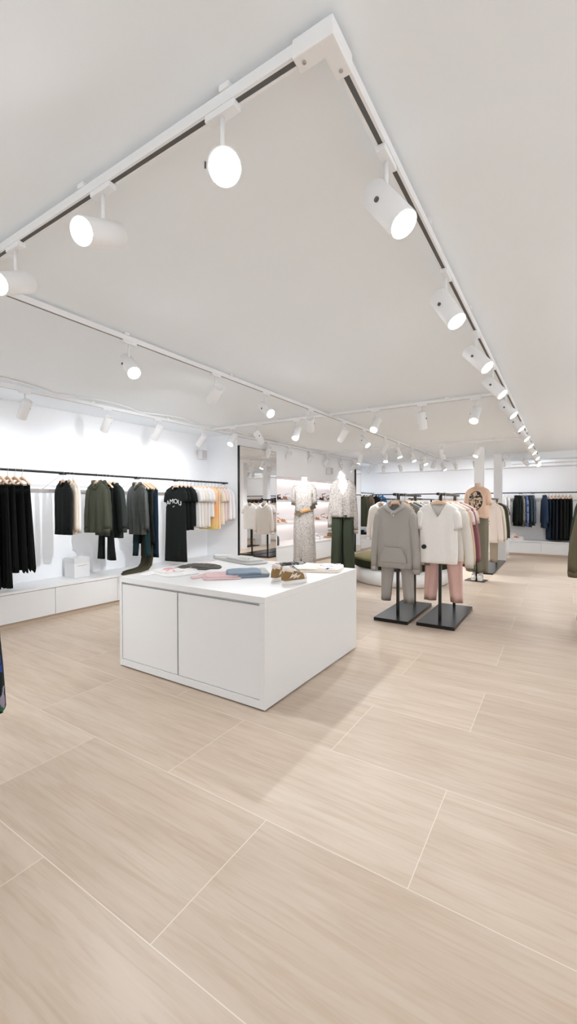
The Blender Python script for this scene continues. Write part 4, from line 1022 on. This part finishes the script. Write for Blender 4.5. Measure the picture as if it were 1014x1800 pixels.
# 3: peach tee with floral print
m3 = mannequin('headless beige mannequin in a peach tee with dark floral oval print', -1.28, 8.47, 1.67, -.1, M_SKINB, (.0, -.05), .11)
SK = blotch('peach_floral', (228, 196, 172), [(2., (54, 60, 44)), (6., (70, 80, 56)), (13., (52, 58, 76))], 15., .565, 5, dist=.8, mask=(-.01, -.26, .12, .18, 1))
to = obj('printed_tee', top_body(.19, .075, .19, .56, .115, 'crew', 1, drop=.06, fd=.04), SK, m3, loc=(0, 0, 1.72))
PCH = fab((228, 196, 172))
for s in (-1, 1): obj('sleeve', sleeve(s, .19, .08, .06, 'short', .27, .065, 1), PCH, to)
obj('knotted_hem', MB().tube([(.19 * math.cos(a), .135 * math.sin(a), -.54 + .012 * math.sin(3 * a)) for a in (2 * PI * j / 36 for j in range(36))], .012, 8, ry=.03, closed=True), PCH, to)
GOL = fab((128, 122, 106))
t3 = obj('trousers', band_mesh(.172, .12, -.05, 0), GOL, m3, loc=(0, 0, 1.18))
for s in (-1, 1): obj('trouser_leg', leg_mesh(s, .18, 1.0, .10, .075, s + 2, hx=.09), GOL, t3, loc=(0, 0, -.02))

# ------------------------------------------------------------------ ottoman
ot = thing('round_ottoman', 'large round ottoman with olive velvet seat on a white base', 'ottoman', (-2.46, 7.70, 0))
def disc(r, z, k=64, e=1.): return [(r * math.cos(2 * PI * j / k), r * math.sin(2 * PI * j / k) * e, z) for j in range(k)]
obj('base_ring', MB().loft([disc(.80, .012), disc(.82, .02), disc(.82, .28), disc(.80, .285)]), M_LACQ, ot)
obj('foot_ring', MB().loft([disc(.79, 0), disc(.79, .0115)]), M_PLINTH, ot)
obj('seat_band', MB().loft([disc(.83, .2855), disc(.85, .295), disc(.85, .395), disc(.84, .41)]), M_VELB, ot)
obj('seat_cushion', MB().loft([disc(.84, .4105), disc(.855, .42), disc(.85, .445), disc(.82, .458), disc(.5, .464), disc(.1, .465)]), M_VELT, ot)

# ------------------------------------------------------------------ folded clothes on the table
def smooth_loop(pts, sub=5):
    K = len(pts); out = []
    for i in range(K):
        p0, p1, p2, p3 = (Vector(pts[(i + q) % K]) for q in (-1, 0, 1, 2))
        for k in range(sub):
            u = k / sub
            c = .5 * ((2 * p1) + (p2 - p0) * u + (2 * p0 - 5 * p1 + 4 * p2 - p3) * u * u + (3 * p1 - p0 - 3 * p2 + p3) * u ** 3)
            l = p1.lerp(p2, u); out.append(l.lerp(c, .42))
    return out
def cloth_mesh(name, pts, h, seed, wr=.009, z0=.0):
    """a folded garment lying flat: rounded edges, rumpled top"""
    o = smooth_loop(pts); cx = sum(p.x for p in o) / len(o); cy = sum(p.y for p in o) / len(o)
    rings = []
    for s, zz in ((.97, 0), (.995, h * .15), (1.0, h * .45), (.99, h * .8), (.96, h), (.82, h * 1.04), (.62, h * 1.05), (.4, h * 1.04), (.2, h * 1.05), (.04, h * 1.05)):
        r = []
        for p in o:
            x = cx + (p.x - cx) * s; y = cy + (p.y - cy) * s
            n = ns(x * 9 + seed, y * 9, seed) * wr + ns(x * 22, y * 22 + seed, 3) * wr * .5
            k = min(1, zz / h) if h else 0
            r.append((x, y, z0 + zz + max(-zz * .5, n * k)))
        rings.append(r)
    return MB().loft(rings).mesh(name)
def folded(name, cat, label, loc, rz, m, layers, extra=()):
    t = thing(name, label, cat, (loc[0], loc[1], TZ), rz, 'folded clothes on the display table')
    z = 0
    for nm, pts, h, sd, mm in layers:
        obj(nm, cloth_mesh(nm, pts, h, sd, z0=z if nm != 'sleeve' else 0), mm or m, t)
        if nm in ('lower_fold', 'bottom_fold'): z += h * 1.02
    return t
TEEP = [(-.15, -.22), (.15, -.22), (.16, .10), (.15, .16), (.06, .19), (-.06, .19), (-.15, .16), (-.16, .10)]
SLV = lambda s: [(s * .12, .03), (s * .25, -.03), (s * .27, .07), (s * .15, .17), (s * .11, .14)]
WPR = blotch('white_pink_print', (236, 232, 230), [(3., (206, 130, 112)), (7., (226, 160, 166))], 11., .60, mask=None)
folded('folded_tee', 't-shirt', 'white folded tee with faint red print at the back left of the table', (-2.98, 2.70), 1.35, fab((238, 236, 234)), [('lower_fold', TEEP, .012, 1, None), ('sleeve', SLV(1), .010, 2, None), ('sleeve', SLV(-1), .010, 3, None), ('print_panel', [(-.10, -.06), (.10, -.06), (.11, .16), (-.11, .16)], .006, 4, WPR)])
folded('folded_tee', 't-shirt', 'charcoal folded tee on the white display table', (-3.03, 3.10), .25, fab((92, 88, 84)), [('lower_fold', [(x * 1.15, y * .80) for x, y in TEEP], .013, 2, None), ('upper_fold', [(-.14, -.12), (.15, -.13), (.13, .08), (-.12, .09)], .008, 5, None), ('sleeve', [(.1, -.12), (.26, -.08), (.24, .02), (.12, .05)], .011, 3, None)])
GRP_ = blotch('green_print', (206, 206, 204), [(2., (70, 130, 112))], 14., .6, mask=None)
folded('folded_sweatshirt', 'sweatshirt', 'light grey folded sweatshirt with green lettering patch at the table back', (-2.95, 3.66), -.25, fab((206, 205, 203)), [('lower_fold', [(-.34, -.12), (.30, -.15), (.36, -.05), (.34, .10), (-.10, .13), (-.36, .08)], .026, 4, None), ('upper_fold', [(-.12, -.11), (.28, -.13), (.32, .06), (-.10, .10)], .018, 6, None), ('sleeve', [(-.46, -.06), (-.28, -.10), (-.22, .08), (-.40, .12)], .036, 7, None), ('print_panel', [(.04, -.06), (.2, -.07), (.2, .03), (.06, .03)], .022, 8, GRP_)])
folded('folded_scarf', 'scarf', 'small dark patterned scarf behind the sneakers', (-2.35, 3.72), 1.1, blotch('dark_pattern', (84, 84, 86), [(3., (190, 188, 184))], 20., .55), [('lower_fold', [(-.17, -.05), (.16, -.06), (.18, .04), (-.15, .06)], .014, 2, None), ('upper_fold', [(-.08, -.04), (.15, -.05), (.14, .03), (-.06, .04)], .008, 3, None)])
folded('folded_tee', 't-shirt', 'pale pink folded tee in the middle of the table', (-2.47, 2.80), .75, fab((226, 196, 196)), [('lower_fold', [(x * 1.0, y * .85) for x, y in TEEP], .013, 5, None), ('upper_fold', [(-.13, -.15), (.13, -.16), (.13, .1), (-.12, .11)], .008, 6, None), ('sleeve', [(-.13, -.02), (-.24, -.12), (-.26, .0), (-.14, .12)], .008, 7, None)])
JEAN = mat('light_denim', (132, 148, 164), .85, bump=.5, bscale=70, var=.2)
folded('folded_jeans', 'jeans', 'light blue folded jeans beside the pink tee', (-2.33, 2.97), .8, JEAN, [('lower_fold', [(-.18, -.15), (.17, -.16), (.19, .13), (-.17, .15)], .022, 1, None), ('upper_fold', [(-.17, -.14), (.10, -.15), (.12, .12), (-.16, .13)], .02, 2, None), ('waistband', [(.10, -.14), (.18, -.15), (.19, .12), (.11, .12)], .012, 3, mat('grey_denim', (176, 178, 174), .85, var=.15))])
BPR = blotch('blue_lettering', (238, 228, 218), [(5., (88, 106, 178))], 13., .60)
folded('folded_sweatshirt', 'sweatshirt', 'cream folded sweatshirt with blue print at the right table corner', (-1.93, 3.60), .35, fab((236, 224, 212)), [('lower_fold', [(-.20, -.20), (.18, -.20), (.21, .0), (.19, .22), (-.18, .22)], .017, 3, None), ('upper_fold', [(-.19, -.17), (.18, -.18), (.20, .19), (-.17, .20)], .012, 9, None), ('print_panel', [(-.02, -.15), (.17, -.15), (.18, .16), (.0, .16)], .017, 4, BPR)])

# ---- floral dress on the outside-left rack
hang_shirt_hanger(-3.52, 1.15, 1.60 + .0155, 0, 'pale wooden hanger holding the dark floral dress', 'hangers outside the left edge')
top((-2.245, .82, 1.60 + .0155), 0, 'floral_dress', 'dress', 'dark floral dress hanging at the left picture edge', FLO, 'clothes outside the left edge', L=.95, w=.2, hw=.335, t=.05, neck='crew', sl='short', seed=2)

# ------------------------------------------------------------------ world, camera, view
w = bpy.data.worlds.new('World'); SC.world = w; w.use_nodes = True
w.node_tree.nodes['Background'].inputs[0].default_value = (.92, .96, 1, 1)
w.node_tree.nodes['Background'].inputs[1].default_value = .5
cam = bpy.data.cameras.new('camera'); co = bpy.data.objects.new('camera', cam); COL.objects.link(co)
cam.sensor_fit = 'VERTICAL'; cam.sensor_height = 36; cam.lens = 15.0; cam.clip_start = .02; cam.clip_end = 100
co.location = (0, 0, 1.4); co.rotation_euler = (PI / 2 - math.atan(14 / 750), 0, math.radians(32.5))
SC.camera = co
SC.view_settings.view_transform = 'Standard'; SC.view_settings.look = 'None'; SC.view_settings.gamma = 1; SC.view_settings.exposure = 1.43
SC.cycles.use_denoising = True
SC.cycles.max_bounces = 10; SC.cycles.diffuse_bounces = 6; SC.cycles.glossy_bounces = 4; SC.cycles.sample_clamp_indirect = 8
